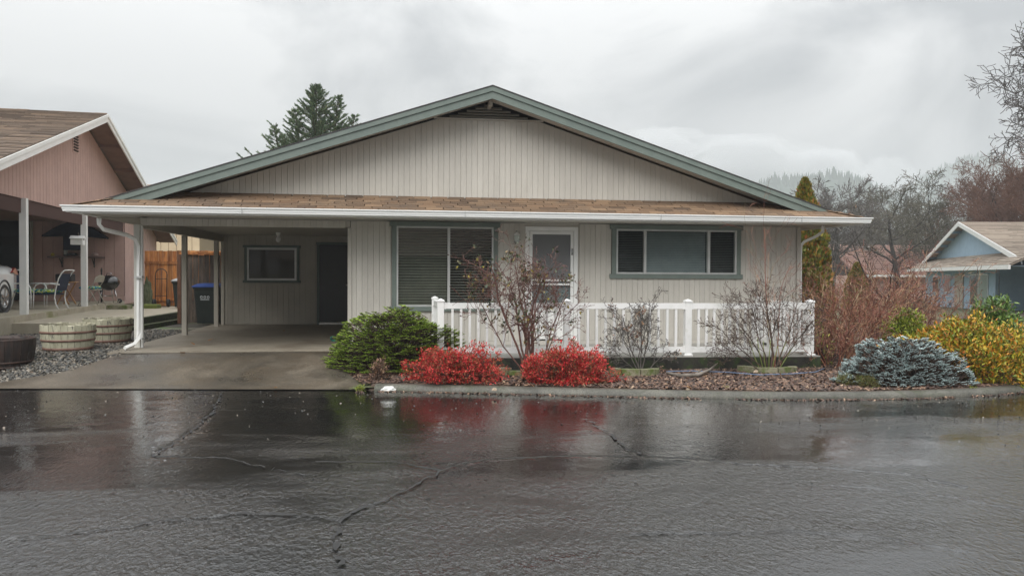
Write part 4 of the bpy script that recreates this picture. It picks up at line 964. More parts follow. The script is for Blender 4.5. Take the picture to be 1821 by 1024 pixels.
# white car, backed in: tail away from us
def car():
    wc = onZ(7, 556, .65)           # contact point of the near rear wheel
    base = wc+np.array([-.80, -1.3, 0])
    root = thing('parked_car', 'white car under the pink house\'s carport, only its tail showing', 'car', (base[0], base[1], .65), rz=math.atan2(pd[1], pd[0])-math.pi/2)
    # local frame: +y to the tail, +x to our side; rear axle at y=1.3
    st = [(-2.95, .55, .35, .62, .68), (-2.85, .72, .22, .72, .80), (-2.3, .86, .20, .84, .92), (-1.5, .89, .20, .90, .99), (-.9, .90, .20, .94, 1.02), (0, .90, .20, .96, 1.04), (.9, .90, .20, .98, 1.06), (1.3, .90, .22, 1.0, 1.08), (1.85, .88, .24, 1.0, 1.08), (2.2, .83, .30, .97, 1.04), (2.3, .74, .42, .88, .95)]
    V = []; n = 12
    for y, w_, zb, zbelt, zt in st:
        for (fx, fz) in ((0, 0), (.8, 0), (.95, .05), (1., .3), (1.0, .75), (.97, .92), (.85, 1.0)): 
            V.append((fx*w_, y, zb+(zt-zb)*fz))
        for (fx, fz) in ((0, 1.0), (-.85, 1.0), (-.97, .92), (-1.0, .75), (-1., .3), (-.95, .05), (-.8, 0)):
            V.append((fx*w_, y, zb+(zt-zb)*fz))
    n = 14; F = [(i*n+j, i*n+(j+1) % n, (i+1)*n+(j+1) % n, (i+1)*n+j) for i in range(len(st)-1) for j in range(n)]
    F += [tuple(range(n)), tuple((len(st)-1)*n+j for j in range(n-1, -1, -1))]
    MB().add(V, F, True).build('body', CARW, root, local=True)
    cab = [(-1.6, .78, .98, 1.0), (-.7, .70, 1.0, 1.42), (.0, .68, 1.0, 1.47), (.7, .67, 1.02, 1.44), (1.35, .70, 1.04, 1.22), (1.85, .76, 1.02, 1.06)]
    V = []
    for y, w_, z0, z1 in cab:
        V += [(w_+.08, y, z0), (w_, y, z1-.05), (w_*.85, y, z1), (-w_*.85, y, z1), (-w_, y, z1-.05), (-w_-.08, y, z0)]
    F = [(i*6+j, i*6+j+1, i*6+7+j, i*6+6+j) for i in range(5) for j in range(5)]
    MB().add(V, F, True).build('cabin_glass', GLASSD, root, local=True)
    V = []
    for y, w_, z0, z1 in cab[1:5]: V += [(w_*.95, y, z1-.02), (w_*.8, y, z1+.012), (-w_*.8, y, z1+.012), (-w_*.95, y, z1-.02)]
    MB().add(V, [(i*4+j, i*4+j+1, i*4+5+j, i*4+4+j) for i in range(3) for j in range(3)], True).build('roof', CARW, root, local=True)
    for sx_ in (1, -1):
        for yy in (1.3, -1.5):
            w0 = MB().lathe((sx_*.80, yy, .34), [(.23, .10), (.30, .11), (.335, .07), (.34, 0), (.335, -.07), (.3, -.1), (.2, -.1)], 28, axis='x').build('wheel', TYRE, root, local=True)
            ri = MB(); ri.lathe((sx_*.80, yy, .34), [(.23, sx_*.105), (.215, sx_*.10), (.20, sx_*.06), (0, sx_*.05)], 24, axis='x')
            for k in range(5):
                a_ = k*2*math.pi/5+.3; ri.bar((sx_*.895, yy+.04*math.cos(a_), .34+.04*math.sin(a_)), (sx_*.905, yy+.21*math.cos(a_), .34+.21*math.sin(a_)), .05, .03, up=(1, 0, 0))
            ri.build('rim', CHROME, w0, local=True)
            MB().lathe((sx_*.78, yy, .36), [(.40, .117), (.40, .128), (.36, .128), (.345, .10)], 28, axis='x').build('wheel_arch', BLACKM, root, local=True) if sx_ > 0 else None
        tl = MB(); tl.poly([(sx_*.915, 1.7, .92), (sx_*.86, 2.22, .86), (sx_*.83, 2.26, .98), (sx_*.89, 1.95, 1.03)], (-sx_*.06, 0, 0)); tl.build('tail_light', REDL, root, local=True)
    MB().bbox(-.26, .26, 2.10, 2.13, .6, .72, .005).build('number_plate', WHITE, root, local=True)
    MB().bbox(-.72, .72, 2.05, 2.14, .35, .52, .02).build('bumper', CARW, root, local=True)
car()

# patio furniture (local frames: chair faces -x, base at floor)
def patio_chair(label, loc, rz):
    c = thing('patio_chair', label, 'chair', loc, 'white tubular patio chairs', rz)
    for s in (-1, 1):
        y = s*.27
        MB().tube([(-.28, y, 0), (-.28, y, .30), (-.27, y, .52), (-.22, y, .61), (-.12, y, .65), (.05, y, .65), (.34, y, .62)], .016, 8).build('front_leg', WHITE, c, local=True)
        MB().tube([(.32, y, 0), (.25, y, .12), (.22, y, .30), (.25, y, .5), (.32, y, .78), (.40, y, .92), (.46, y, .98)], .016, 8).build('rear_leg', WHITE, c, local=True)
    MB().tube([(.46, -.27, .98), (.47, 0, .99), (.46, .27, .98)], .014, 8).build('top_bar', WHITE, c, local=True)
    MB().bbox(-.27, .22, -.25, .25, .36, .40, .01).build('seat', NAVY, c, local=True)
    MB().bbox(-.28, .20, -.25, .25, .405, .50, .03).build('cushion', CUSH, c, local=True)
    MB().obox((.32, 0, .68), (.25, 0, .97), (0, 1, 0), (.97, 0, -.25), .22, .25, .012).build('backrest', NAVY, c, local=True)
    return c
camrot = -TH
c1 = patio_chair('white tubular patio chair with navy back and teal floral cushion, beside the wooden tray table', onZ(90, 549, .65), camrot+.1)
c2 = copy_tree(c1, None, onZ(52, 549, .65), camrot+math.pi-.15, 'white tubular patio chair partly hidden behind the left white post')
def folding_chair(label, loc, rz, cushion=True):
    c = thing('folding_chair', label, 'chair', loc, None, rz)
    for s in (-1, 1):
        y = s*.22
        MB().tube([(-.28, y, 0), (-.05, y, .34), (.16, y, .62), (.24, y, .82)], .013, 8).build('leg', FOLDM, c, local=True)
        MB().tube([(.28, y*.9, 0), (.12, y*.9, .30), (.02, y*.9, .46)], .013, 8).build('leg', FOLDM, c, local=True)
    MB().bbox(-.24, .18, -.22, .22, .43, .455, .008).build('seat', FOLDM, c, local=True)
    bk = MB(); pr = []
    for k in range(11): a_ = math.pi*k/10; pr.append((.0, -.22*math.cos(a_), .10*math.sin(a_)))
    bk.poly([(.185, -.22, .66)]+[(.22+p_[2]*.3, p_[1], .76+p_[2]) for p_ in pr]+[(.185, .22, .66)], (.018, 0, -.004)); bk.build('backrest', FOLDM, c, local=True)
    if cushion: MB().bbox(-.27, .16, -.22, .22, .457, .54, .03).build('cushion', CUSH, c, local=True)
    return c
folding_chair('beige metal folding chair with teal floral cushion next to the kettle grill', onZ(164, 543, .65), camrot)
folding_chair('beige folding chair with arched back behind the wooden tray table', onZ(118, 534, .65), camrot+math.pi/2, False)
folding_chair('beige folding chair against the wall behind the left patio chair', onZ(60, 534, .65), camrot+math.pi/2, False)
p = onZ(118, 541, .65); tt = thing('tray_table', 'light wooden folding tray table with crossed legs on the patio', 'table', p, None, camrot)
MB().bbox(-.26, .26, -.2, .2, .64, .66, .006).build('table_top', WOODL, tt, local=True)
for s in (-1, 1):
    for k in (-1, 1): MB().bar((-.18*k, s*.17, 0), (.18*k, s*.17+.02*k, .64), .035, .02, up=(0, 1, 0)).build('leg', WOODL, tt, local=True)
bxo = MB().bbox(-.24, .2, -.15, .15, 0, .22, .02).build('black_box', BLACKM); bxo.location = (p[0], p[1], 1.315); tag(bxo, 'black boxy case standing on the wooden tray table', 'box')
# kettle grill
p = onZ(194, 539, .65); gr = thing('kettle_grill', 'black kettle charcoal grill on tripod legs at the patio corner', 'grill', p)
R_ = .30
MB().lathe(p+np.array([0, 0, .62]), [(0, -.24), (.12, -.22), (.22, -.15), (.29, -.04), (.30, .0)], 24).build('bowl', BLACK, gr)
lid = MB().lathe(p+np.array([0, 0, .625]), [(.305, 0), (.30, .05), (.25, .14), (.15, .20), (.0, .225)], 24).build('lid', BLACK, gr)
MB().tube([p+np.array([-.07, 0, .84]), p+np.array([-.06, 0, .90]), p+np.array([.06, 0, .90]), p+np.array([.07, 0, .84])], .012, 8).build('handle', CHROME, lid)
for a_ in (-2.6, -.2, 1.5):
    q = np.array([math.cos(a_)*.30, math.sin(a_)*.30, 0]); MB().tube([p+q*1.0, p+q*.55+np.array([0, 0, .45])], .014, 8).build('leg', CHROME, gr)
for s in (-1,): MB().lathe(p+np.array([.30, 0, .07]), [(.02, -.02), (.07, -.02), (.07, .02), (.02, .02)], 14, axis='y').build('wheel', BLACKM, gr)
MB().lathe(p+np.array([0, 0, .20]), [(.0, 0), (.15, .01), (.17, .03)], 18).build('ash_catcher', CHROME, gr)
q = onZ(174, 538, .65)+np.array([0, .3, 0]); o_ = MB().lathe(q, [(0, 0), (.03, 0), (.035, .3), (.05, .32), (.02, .9), (.03, 1.0), (0, 1.1)], 8).build('tall_lantern_stake', BLACKM); tag(o_, 'thin dark garden stake standing beside the kettle grill', 'stake')
# mossy concrete blocks
p = onZ(186, 563, .30)
for k, (dx, lab) in enumerate(((0, 'mossy concrete block at the foot of the patio slab, left one'), (.66, 'greener mossy concrete block further right at the patio slab'))):
    b_ = MB().bbox(0, .6, 0, .38, 0, .36, .02).build('concrete_block', MOSSR if k == 0 else mat('green_moss', (.10, .13, .02), (.16, .19, .04), .9, 8, bump=.004))
    b_.location = (p[0]+dx, p[1]+.1+k*.5, .27); b_.rotation_euler = (0, 0, -.12); tag(b_, lab, 'block')

# ------------------------------------------------------------------ half barrels
def barrel(loc, R, H, label, dark=False, seed=0):
    b = thing('half_barrel', label, 'barrel', loc, 'half barrel planters in a row on the gravel'); rr = np.random.default_rng(seed)
    n = 26; nz_ = 5
    def rad_(z): return R*(.86+.14*math.sin(min(1, z/H)*math.pi*.55))
    for k in range(n):
        a0, a1 = 2*math.pi*k/n+.006, 2*math.pi*(k+1)/n-.006; mm = MB(); V = []; top = H*(1-.03*rr.random()); jr = rr.normal(0, .003)
        for i in range(nz_+1):
            z = top*i/nz_; r_ = rad_(z)+jr
            for a_, q_ in ((a0, r_), (a1, r_), (a1, r_-.03), (a0, r_-.03)): V.append((loc[0]+q_*math.cos(a_), loc[1]+q_*math.sin(a_), loc[2]+z+(rr.normal(0, .008) if i == nz_ else 0)))
        F = [(i*4+j, i*4+(j+1) % 4, i*4+4+(j+1) % 4, i*4+4+j) for i in range(nz_) for j in range(4)]+[(0, 1, 2, 3), (nz_*4, nz_*4+1, nz_*4+2, nz_*4+3)]
        mm.add(V, F).build('stave', STAVED if dark else STAVE, b)
    for z, hw_ in ((.10, .05), (.42, .035), (.72, .035)) if not dark else ((.10, .03), (.25, .03)):
        z0, z1 = z*H-hw_/2, z*H+hw_/2
        MB().lathe(loc, [(rad_(z0)+.002, z0), (rad_(z0)+.008, z0), (rad_(z1)+.008, z1), (rad_(z1)+.002, z1)], 40).build('hoop', HOOPD if dark else HOOP, b)
    MB().lathe(loc, [(0, H*.8), (R*.6, H*.8), (R*.93, H*.78)], 24).build('soil', SOIL, b)
    if dark: MB().lathe(loc, [(R-.002, H-.03), (R+.004, H-.02), (R+.001, H+.004), (R-.035, H+.002), (R-.04, H-.05)], 40).build('rim', STAVED, b)
q = onZ(6, 650, .2); barrel((q[0]-.27, q[1]+.42, float(T(q[0], q[1]))-.01), .50, .47, 'dark charred half barrel nearest the road at the left edge', True, 1)
q = onZ(105, 629, .25); barrel((q[0], q[1]+.36, float(T(q[0], q[1]+.3))-.01), .42, .45, 'pale weathered half barrel with rusty hoops, the middle one', False, 2)
q = onZ(178, 612, .27); barrel((q[0], q[1]+.38, float(T(q[0], q[1]+.3))-.01), .43, .46, 'pale half barrel furthest from the road, nearest the downspout', False, 3)

# ------------------------------------------------------------------ back yard between the houses: timbers, slab, fences, bins
A = onZ(228, 592, .3); 
e0 = np.array([-6.1, 17.2]); e1 = np.array([-5.95, 23.6])
def timber(a, b, z, label):
    t_ = MB().bar((a[0], a[1], z), (b[0], b[1], z), .14, .14).build('landscape_timber', TIMB); tag(t_, label, 'timber', 'mossy timbers edging the side yard'); return t_
timber(e0, e1+np.array([.3, -.4]), .31, 'lower mossy timber edging the side yard beside the gravel')
timber(e0+np.array([-.12, .3]), e1+np.array([-.1, .2]), .45, 'upper mossy timber edging the raised side yard')
MB().poly([(-8.9, 17.5, .1), (-6.25, 17.5, .1), (-6.1, 26, .1), (-8.9, 26, .1)], (0, 0, .41)).build('side_yard_slab', CONC, kind='structure')
MB().poly([(-5.9, 17.5, .1), (-4.78, 17.5, .1), (-4.78, 20.4, .1), (-5.9, 20.4, .1)], (0, 0, .168)).build('side_path', mat('mossy_path', (.14, .135, .105), (.20, .19, .15), .6, 3, coords='World', c3=(.07, .12, .02), c3scale=1.5, c3lo=.5, c3hi=.6), kind='structure')
fn = thing('cedar_fence', 'orange new cedar board fence behind the hand truck', 'fence', (-7.4, 26.6, .5))
x = -8.35; rr = np.random.default_rng(8)
while x < -5.7:
    MB().bbox(x, x+.135, 26.6, 26.62, .5, 2.30+rr.normal(0, .008), .003).build('board', CEDAR, fn); x += .142
MB().box(-8.35, -5.7, 26.56, 26.598, 1.86, 1.95).build('rail', CEDAR, fn); MB().box(-8.35, -5.7, 26.56, 26.598, .66, .75).build('rail', CEDAR, fn)
fn = thing('weathered_fence', 'dark weathered board fence behind the blue-lidded bin', 'fence', (-5.1, 20.75, .28))
x = -5.66
while x < -4.52:
    MB().bbox(x, x+.13, 20.9, 20.92, .3, 2.05+rr.normal(0, .01), .003).build('board', GREYW, fn); x += .137
MB().bbox(-5.75, -5.66, 20.82, 20.94, .28, 2.05, .005).build('post', mat('brown_post', (.09, .04, .02), (.14, .06, .03), .7), fn)
MB().box(-5.7, -4.5, 20.84, 20.96, 2.06, 2.10).build('cap_rail', CEDAR, fn)
# wheelie bins
def bin_(label, loc, lidm, rz=0, stamp=False, s=1.):
    b = thing('wheelie_bin', label, 'bin', loc, None, rz); w0, w1, d0, d1, h = .21*s, .27*s, .22*s, .30*s, .95*s
    V = [(-w0, -d0, .04), (w0, -d0, .04), (w0, d0, .04), (-w0, d0, .04), (-w1, -d1, h), (w1, -d1, h), (w1, d1, h), (-w1, d1, h)]
    MB().add(V, [(0, 3, 2, 1), (0, 1, 5, 4), (1, 2, 6, 5), (2, 3, 7, 6), (3, 0, 4, 7), (4, 5, 6, 7)]).build('body', BIN, b, local=True)
    MB().bbox(-w1-.02, w1+.02, -d1-.02, d1+.02, h-.06, h-.002, .008).build('rim', BIN, b, local=True)
    L_ = MB(); L_.add([(-w1-.03, -d1-.05, h), (w1+.03, -d1-.05, h), (w1+.03, d1+.03, h), (-w1-.03, d1+.03, h), (-w1-.03, -d1-.05, h+.03), (w1+.03, -d1-.05, h+.03), (w1+.03, d1+.03, h+.05), (-w1-.03, d1+.03, h+.05), (-w1*.75, -d1*.6, h+.09), (w1*.75, -d1*.6, h+.09), (w1*.75, d1*.8, h+.1), (-w1*.75, d1*.8, h+.1)],
                      [(0, 3, 2, 1), (0, 1, 5, 4), (1, 2, 6, 5), (2, 3, 7, 6), (3, 0, 4, 7), (4, 5, 9, 8), (5, 6, 10, 9), (6, 7, 11, 10), (7, 4, 8, 11), (8, 9, 10, 11)])
    L_.build('lid', lidm, b, local=True)
    for sx_ in (-1, 1): MB().lathe((sx_*.23*s, d0+.06, .11), [(.02, -.03), (.11, -.03), (.11, .03), (.02, .03)], 16, axis='x').build('wheel', BLACKM, b, local=True)
    MB().tube([(-.2*s, d1+.07, h-.03), (.2*s, d1+.07, h-.03)], .016, 8).build('handle', BIN, b, local=True)
    if stamp:
        st = MB(); WS = mat('stamp_white', (.42, .45, .46), None, .6)
        yv = lambda z: -(d0+(d1-d0)*(z-.04)/(h-.04))-.004
        for k in range(3): st.lathe((-.085+.085*k, yv(.70), .70), [(.018, 0), (.035, 0), (.035, .001), (.018, .001)], 10, axis='y')
        for z in (.645, .625): st.box(-.11, .11, yv(z)-.001, yv(z), z, z+.012)
        st.build('printed_logo', WS, b, local=True)
    return b
q = onZ(366, 577, .29); bin_('dark green wheelie bin with blue lid and white printed emblem by the carport', (q[0], q[1]+.3, .275), BINBLUE, -.1, True)
q = onZ(316, 548, .51); bin_('dark wheelie bin with pale lid standing against the orange fence', (q[0]+.12, q[1]+.1, .51), mat('grey_lid', (.3, .31, .31), None, .5), 0, False, .85)
q = onZ(286, 546, .51); ht = thing('hand_truck', 'black hand truck with hooped handle in front of the orange fence', 'hand truck', q)
def H(x, y, z): return q+np.array([x, y, z])
MB().tube([H(-.17, 0, .12)]+[H(-.17, .05, 1.0)]+[H(.17*math.cos(a_)*1., .05, 1.02+.17*math.sin(a_)) for a_ in np.linspace(math.pi, 0, 9)]+[H(.17, 0, .12)], .014, 8).build('frame', BLACKM, ht)
MB().tube([H(0, .02, .15), H(0, .05, 1.17)], .010, 6).build('centre_bar', BLACKM, ht)
for z in (.35, .88): MB().tube([H(-.17, .03, z), H(.17, .03, z)], .010, 6).build('cross_bar', BLACKM, ht)
for s in (-1, 1): MB().lathe(H(s*.21, .05, .13), [(.03, -.03), (.12, -.035), (.13, 0), (.12, .035), (.03, .03)], 18, axis='x').build('wheel', TYRE, ht)
MB().box(*(q[0]-.2, q[0]+.2, q[1]-.22, q[1], q[2]+.02, q[2]+.03)).build('toe_plate', BLACKM, ht)
def lump(name, c, r3, m_, seed, label, cat, n=14):
    rr = np.random.default_rng(seed); V = []; K = n
    for i in range(K+1):
        th = math.pi*.5*i/K
        for j in range(2*K):
            ph = math.pi*j/K; k = 1+.18*math.sin(3*ph+seed)+.12*math.sin(5*ph+2*th*3)+rr.normal(0, .05)
            V.append((c[0]+r3[0]*math.sin(th)*math.cos(ph)*k, c[1]+r3[1]*math.sin(th)*math.sin(ph)*k, c[2]+r3[2]*math.cos(th)*k))
    F = [(i*2*K+j, (i+1)*2*K+j, (i+1)*2*K+(j+1) % (2*K), i*2*K+(j+1) % (2*K)) for i in range(K) for j in range(2*K)]
    o = MB().add(V, F, False).build(name, m_); tag(o, label, cat); return o
q2 = onZ(290, 542, .51); lump('tarp', (q2[0], q2[1]+.25, .5), (.6, .3, .17), TARP, 2, 'crumpled blue tarp on the slab behind the hand truck', 'tarp')
q2 = onZ(264, 541, .51); lump('tarp', (q2[0], q2[1]+.2, .5), (.22, .2, .22), TARP, 4, 'small blue bundle left of the hand truck', 'tarp')
q2 = onZ(303, 540, .51); o_ = MB().lathe((q2[0], q2[1]+.1, .51), [(.14, 0), (.13, .05), (.07, .06), (.05, .3), (.09, .38), (0, .42)], 12).build('orange_jug', ORANGE); tag(o_, 'bright orange plastic jug beside the hand truck', 'jug')
q2 = onZ(256, 545, .51); lump('potted_plant', (q2[0], q2[1]+.3, .5), (.15, .15, .75), mat('dull_green', (.07, .09, .04), (.12, .13, .07), .7), 6, 'low dull green plant against the left end of the orange fence', 'plant')
# teal slippers
q2 = onZ(593, 606, .3)
for k, dx in enumerate((0, .14)):
    s_ = thing('slipper', ['left teal green rubber clog on the carport floor', 'right teal green rubber clog, nearer the spruce bush'][k], 'shoe', (q2[0]+dx, q2[1], .3), 'teal clogs on the carport floor', .3+.3*k)
    V = [(.05*math.cos(a_)*(1.1 if math.cos(a_) > 0 else .9), .13*math.sin(a_), 0) for a_ in np.linspace(0, 2*math.pi, 16, endpoint=False)]
    MB().poly(V, (0, 0, .025)).build('sole', TEAL, s_, local=True)
    MB().tube([(-.05, .03, .02), (-.04, .03, .07), (0, .03, .085), (.04, .03, .07), (.05, .03, .02)], .013, 6).build('strap', TEAL, s_, local=True)

# ------------------------------------------------------------------ cream house and roof beyond
ch = thing('cream_house', 'cream vertical-sided house seen behind the orange fence', 'house', (-12, 33, .3))
x = -8.24
while x > -16: MB().box(x-.29, x-.01, 33, 33.03, .3, 4.2).build('siding_board', CREAM, ch); x -= .3
MB().box(-16, -8.25, 33.035, 42, .3, 4.2).build('wall', mat('cream_groove', (.40, .31, .20), None, .8), ch)
MB().poly([(-16.5, 32.4, 4.1), (-7.8, 32.4, 4.1), (-7.8, 43, 4.1), (-16.5, 43, 4.1)], (0, 0, .14)).build('eaves', BROWNT, ch)
MB().poly([(-16.5, 32.4, 4.25), (-16.5, 43, 4.25), (-16.5, 37.5, 5.6)], (8.7, 0, 0)).build('roof', PINKSH, ch)
rh = thing('brown_roofed_house', 'far house with grey brown roof and white fascia behind the dark fence', 'house', (-9, 45, .3))
MB().poly([(-12, 45, 2.9), (-6, 45, 2.9), (-6, 50, 4.4), (-12, 50, 4.4)], (0, 0, .1)).build('roof', mat('grey_roof', (.11, .10, .09), (.19, .17, .15), .9, 9), rh)
MB().box(-12, -6, 44.9, 45, 3.2, 3.34).build('fascia', WHITE, rh); MB().box(-12, -6, 45.2, 54, .3, 2.9).build('wall', BROWNT, rh)

# ------------------------------------------------------------------ blue house on the right, far roof
bN = onZ(1815, 461, 2.3); bF = onZ(1637, 472, 2.3); bu = (bF-bN); BLn = np.linalg.norm(bu[:2]); bu = bu/BLn; bu[2] = 0
bv = np.array([.985, -.17, 0]); bAz = onPl(1705, 397, (bN+bF)/2, np.cross(bu, (0, 0, 1)))[2]; bnr = -np.cross(bu, (0, 0, 1)); bnr = bnr if bnr@(CAM-bN) > 0 else -bnr
blue = thing('blue_house', 'pale blue house with white gable trim and brown roof on the right', 'house', bN)
def BP(t, v, z, out=0): q = bN+bu*t+bv*v+bnr*out; return np.array([q[0], q[1], z])
Hf = BLn/2; bs = (bAz-2.3)/Hf
for sg in (0, 1):
    t0, t1 = (Hf, -.3) if sg == 0 else (Hf, BLn+.3)
    z0, z1 = bAz, bAz-bs*(Hf+.3)
    rb = MB().poly([BP(t0, 0, z0), BP(t1, 0, z1), BP(t1, 16, z1), BP(t0, 16, z0)], (0, 0, .06)).build('roof', BLUESH, blue)
    ms = MB(); k = 0; L_ = abs(t1-t0); nn_ = int(L_/.28)
    for r_ in range(nn_):
        f0 = r_/nn_; rr = np.random.default_rng(r_+sg*77); v = 0
        while v < 15.8:
            Lq = rr.choice([.5, .8, 1.2, 1.7]); ta = t0+(t1-t0)*f0; tb = t0+(t1-t0)*(f0+1./nn_)
            za, zb = z0+(z1-z0)*f0, z0+(z1-z0)*(f0+1./nn_)
            ms.add([BP(ta, v, za+.066), BP(tb, v, zb+.095), BP(tb, v+Lq-.02, zb+.095), BP(ta, v+Lq-.02, za+.066), BP(tb, v, zb+.06), BP(tb, v+Lq-.02, zb+.06)], [(0, 1, 2, 3), (1, 4, 5, 2)]); v += Lq
    ms.build('shingle_course', BLUESH, rb, kind='stuff')
    MB().poly([BP(t0, -.02, z0+.07), BP(t1, -.02, z1+.07), BP(t1, -.02, z1-.16), BP(t0, -.02, z0-.16)], -bv*.05).build('rake_board', WHITE, blue)
gx = .5
MB().poly([BP(-.2, gx, 2.3), BP(BLn+.2, gx, 2.3), BP(Hf, gx, bAz-.05)], bv*.1).build('gable_wall', BLUE, blue)
for k in range(1, 6): MB().poly([BP(Hf+k*1.6, 0, bAz-bs*k*1.6-.02), BP(Hf+k*1.6+.1, 0, bAz-bs*k*1.6-.02), BP(Hf+k*1.6+.1, gx, bAz-bs*k*1.6-.02), BP(Hf+k*1.6, gx, bAz-bs*k*1.6-.02)], (0, 0, -.14)).build('lookout', BLUE, blue)
MB().poly([BP(-1.2, -.75, 2.02), BP(BLn+.2, -.75, 2.02), BP(BLn-.6, gx, 2.62), BP(-1.2, gx, 2.62)], (0, 0, .05)).build('skirt_roof', BLUESH, blue)
ms = MB(); rr = np.random.default_rng(61)
for r_ in range(7):
    f0, f1 = r_/7, (r_+1)/7; t = -1.2
    while t < BLn-.6:
        L_ = rr.choice([.5, .9, 1.3]); v0, v1 = -.78+(gx+.75)*f0, -.75+(gx+.75)*f1
        ms.add([BP(t, v0, 2.085+.6*f0+.02), BP(t+L_-.03, v0, 2.085+.6*f0+.02), BP(t+L_-.03, v1, 2.08+.6*f1), BP(t, v1, 2.08+.6*f1), BP(t, v0, 2.07+.6*f0), BP(t+L_-.03, v0, 2.07+.6*f0)], [(0, 1, 2, 3), (4, 5, 1, 0)]); t += L_
ms.build('shingle_course', BLUESH, blue, kind='stuff')
MB().poly([BP(-1.2, -.85, 1.88), BP(BLn+.2, -.85, 1.88), BP(BLn+.2, -.85, 2.06), BP(-1.2, -.85, 2.06)], bv*.1).build('gutter', WHITE, blue)
def bt_at(x, y=520):   # t along the lower wall plane from a pixel column
    q = onPl(x, y, BP(0, gx-.2, 0), np.cross(bu, (0, 0, 1))); return (q-BP(0, gx-.2, 0))@bu, q[2]
zf = -.33
tP, _ = bt_at(1770)
MB().poly([BP(tP, gx-.2, zf), BP(BLn-.3, gx-.2, zf), BP(BLn-.3, gx-.2, 2.5), BP(tP, gx-.2, 2.5)], bv*.15).build('wall', BLUE, blue)
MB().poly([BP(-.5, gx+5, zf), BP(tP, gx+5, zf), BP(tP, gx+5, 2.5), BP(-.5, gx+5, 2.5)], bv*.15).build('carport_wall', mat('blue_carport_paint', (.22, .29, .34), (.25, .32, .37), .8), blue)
MB().poly([BP(tP, gx, zf), BP(tP+.12, gx, zf), BP(tP+.12, gx+5, zf), BP(tP, gx+5, zf)], (0, 0, 2.8)).build('carport_side_wall', BLUE, blue)
MB().poly([BP(-.8, -.7, 2.0), BP(BLn, -.7, 2.0), BP(BLn, gx+5, 2.0), BP(-.8, gx+5, 2.0)], (0, 0, .03)).build('soffit', BLUE, blue)
MB().poly([BP(-3, -.6, zf-.6), BP(BLn, -.6, zf-.6), BP(BLn, 12, zf-.6), BP(-3, 12, zf-.6)], (0, 0, .58)).build('foundation', CONC, blue)
def bwin(x0, x1, y0, y1, label, mull, light=None):
    ta, _ = bt_at(x0); tb, _ = bt_at(x1); _, za = bt_at((x0+x1)/2, y0); _, zb = bt_at((x0+x1)/2, y1)
    w_ = MB().poly([BP(ta, gx-.26, zb), BP(tb, gx-.26, zb), BP(tb, gx-.26, za), BP(ta, gx-.26, za)], bv*.06).build('window', WHITE, blue)
    n_ = len(mull)-1
    for k in range(n_):
        a_, b_ = ta+(tb-ta)*mull[k], ta+(tb-ta)*mull[k+1]; g_ = .07*(1 if a_ < b_ else -1)
        MB().poly([BP(a_+g_, gx-.27, zb+.06), BP(b_-g_, gx-.27, zb+.06), BP(b_-g_, gx-.27, za-.06), BP(a_+g_, gx-.27, za-.06)], bv*.008).build('pane', (light or [GLASSD]*9)[k], w_)
bwin(1727, 1758, 487, 545, 'w', [0, .48, 1], [GLASSD, mat('green_curtain', (.13, .22, .19), (.17, .27, .23), .3)])
bwin(1682, 1691, 488, 520, 'w', [0, 1]); bwin(1660, 1670, 489, 520, 'w', [0, 1])
ta, _ = bt_at(1699); tb, _ = bt_at(1714)
MB().poly([BP(ta, gx-.26, zf), BP(tb, gx-.26, zf), BP(tb, gx-.26, 1.75), BP(ta, gx-.26, 1.75)], bv*.06).build('door', mat('tan_door', (.42, .37, .30), None, .6), blue)
fr = thing('red_roofed_house', 'far house with reddish brown roof behind the red twig shrubs', 'house', (40, 60, -.5))
fo = MB().poly([(35.9, 58, 1.6), (46.5, 58, 1.6), (46.5, 63, 4.15), (36.4, 63, 4.15)], (0, 0, .12)).build('roof', REDSH, fr)
ms = MB()
for r_ in range(16):
    rr = np.random.default_rng(r_+900); x = 35.9+.5*r_/16
    while x < 46.3:
        L_ = rr.choice([.5, .9, 1.4]); f0, f1 = r_/16, (r_+1)/16
        ms.add([(x, 58+5*f0-.02, 1.77+2.55*f0), (x+L_-.03, 58+5*f0-.02, 1.77+2.55*f0), (x+L_-.03, 58+5*f1, 1.735+2.55*f1), (x, 58+5*f1, 1.735+2.55*f1), (x, 58+5*f0-.02, 1.73+2.55*f0), (x+L_-.03, 58+5*f0-.02, 1.73+2.55*f0)], [(0, 1, 2, 3), (4, 5, 1, 0)]); x += L_
ms.build('shingle_course', REDSH, fo, kind='stuff')
MB().box(36.4, 46, 58.7, 67, -.6, 1.6).build('wall', PINK, fr); MB().box(35.9, 46.5, 57.9, 57.99, 1.5, 1.68).build('gutter', WHITE, fr)
for x, w_ in ((39.3, .25), (43.3, .3)): MB().lathe((x, 62, 3.6), [(.15, 0), (.15, .4), (.3, .42), (.3, .5), (0, .52)], 10).build('roof_vent', WHITE, fr)

# house and hedge across the road behind the camera (they only show in the window reflections)
oh = thing('opposite_house', 'tan house across the road, seen only reflected in the windows', 'house', (-3, -18, 0))
MB().box(-9, 5, -26, -18, 0, 2.6).build('wall', mat('tan_paint', (.45, .40, .30), None, .7), oh)
MB().poly([(-9.8, -17.2, 2.6), (-9.8, -26.8, 2.6), (-9.8, -22, 4.6)], (15.6, 0, 0)).build('roof', PINKSH, oh)
MB().box(-6, -4.4, -17.99, -17.95, 1, 2.1).build('window', GLASSD, oh); MB().box(-1, 1, -17.99, -17.95, 1, 2.1).build('window', GLASSD, oh)

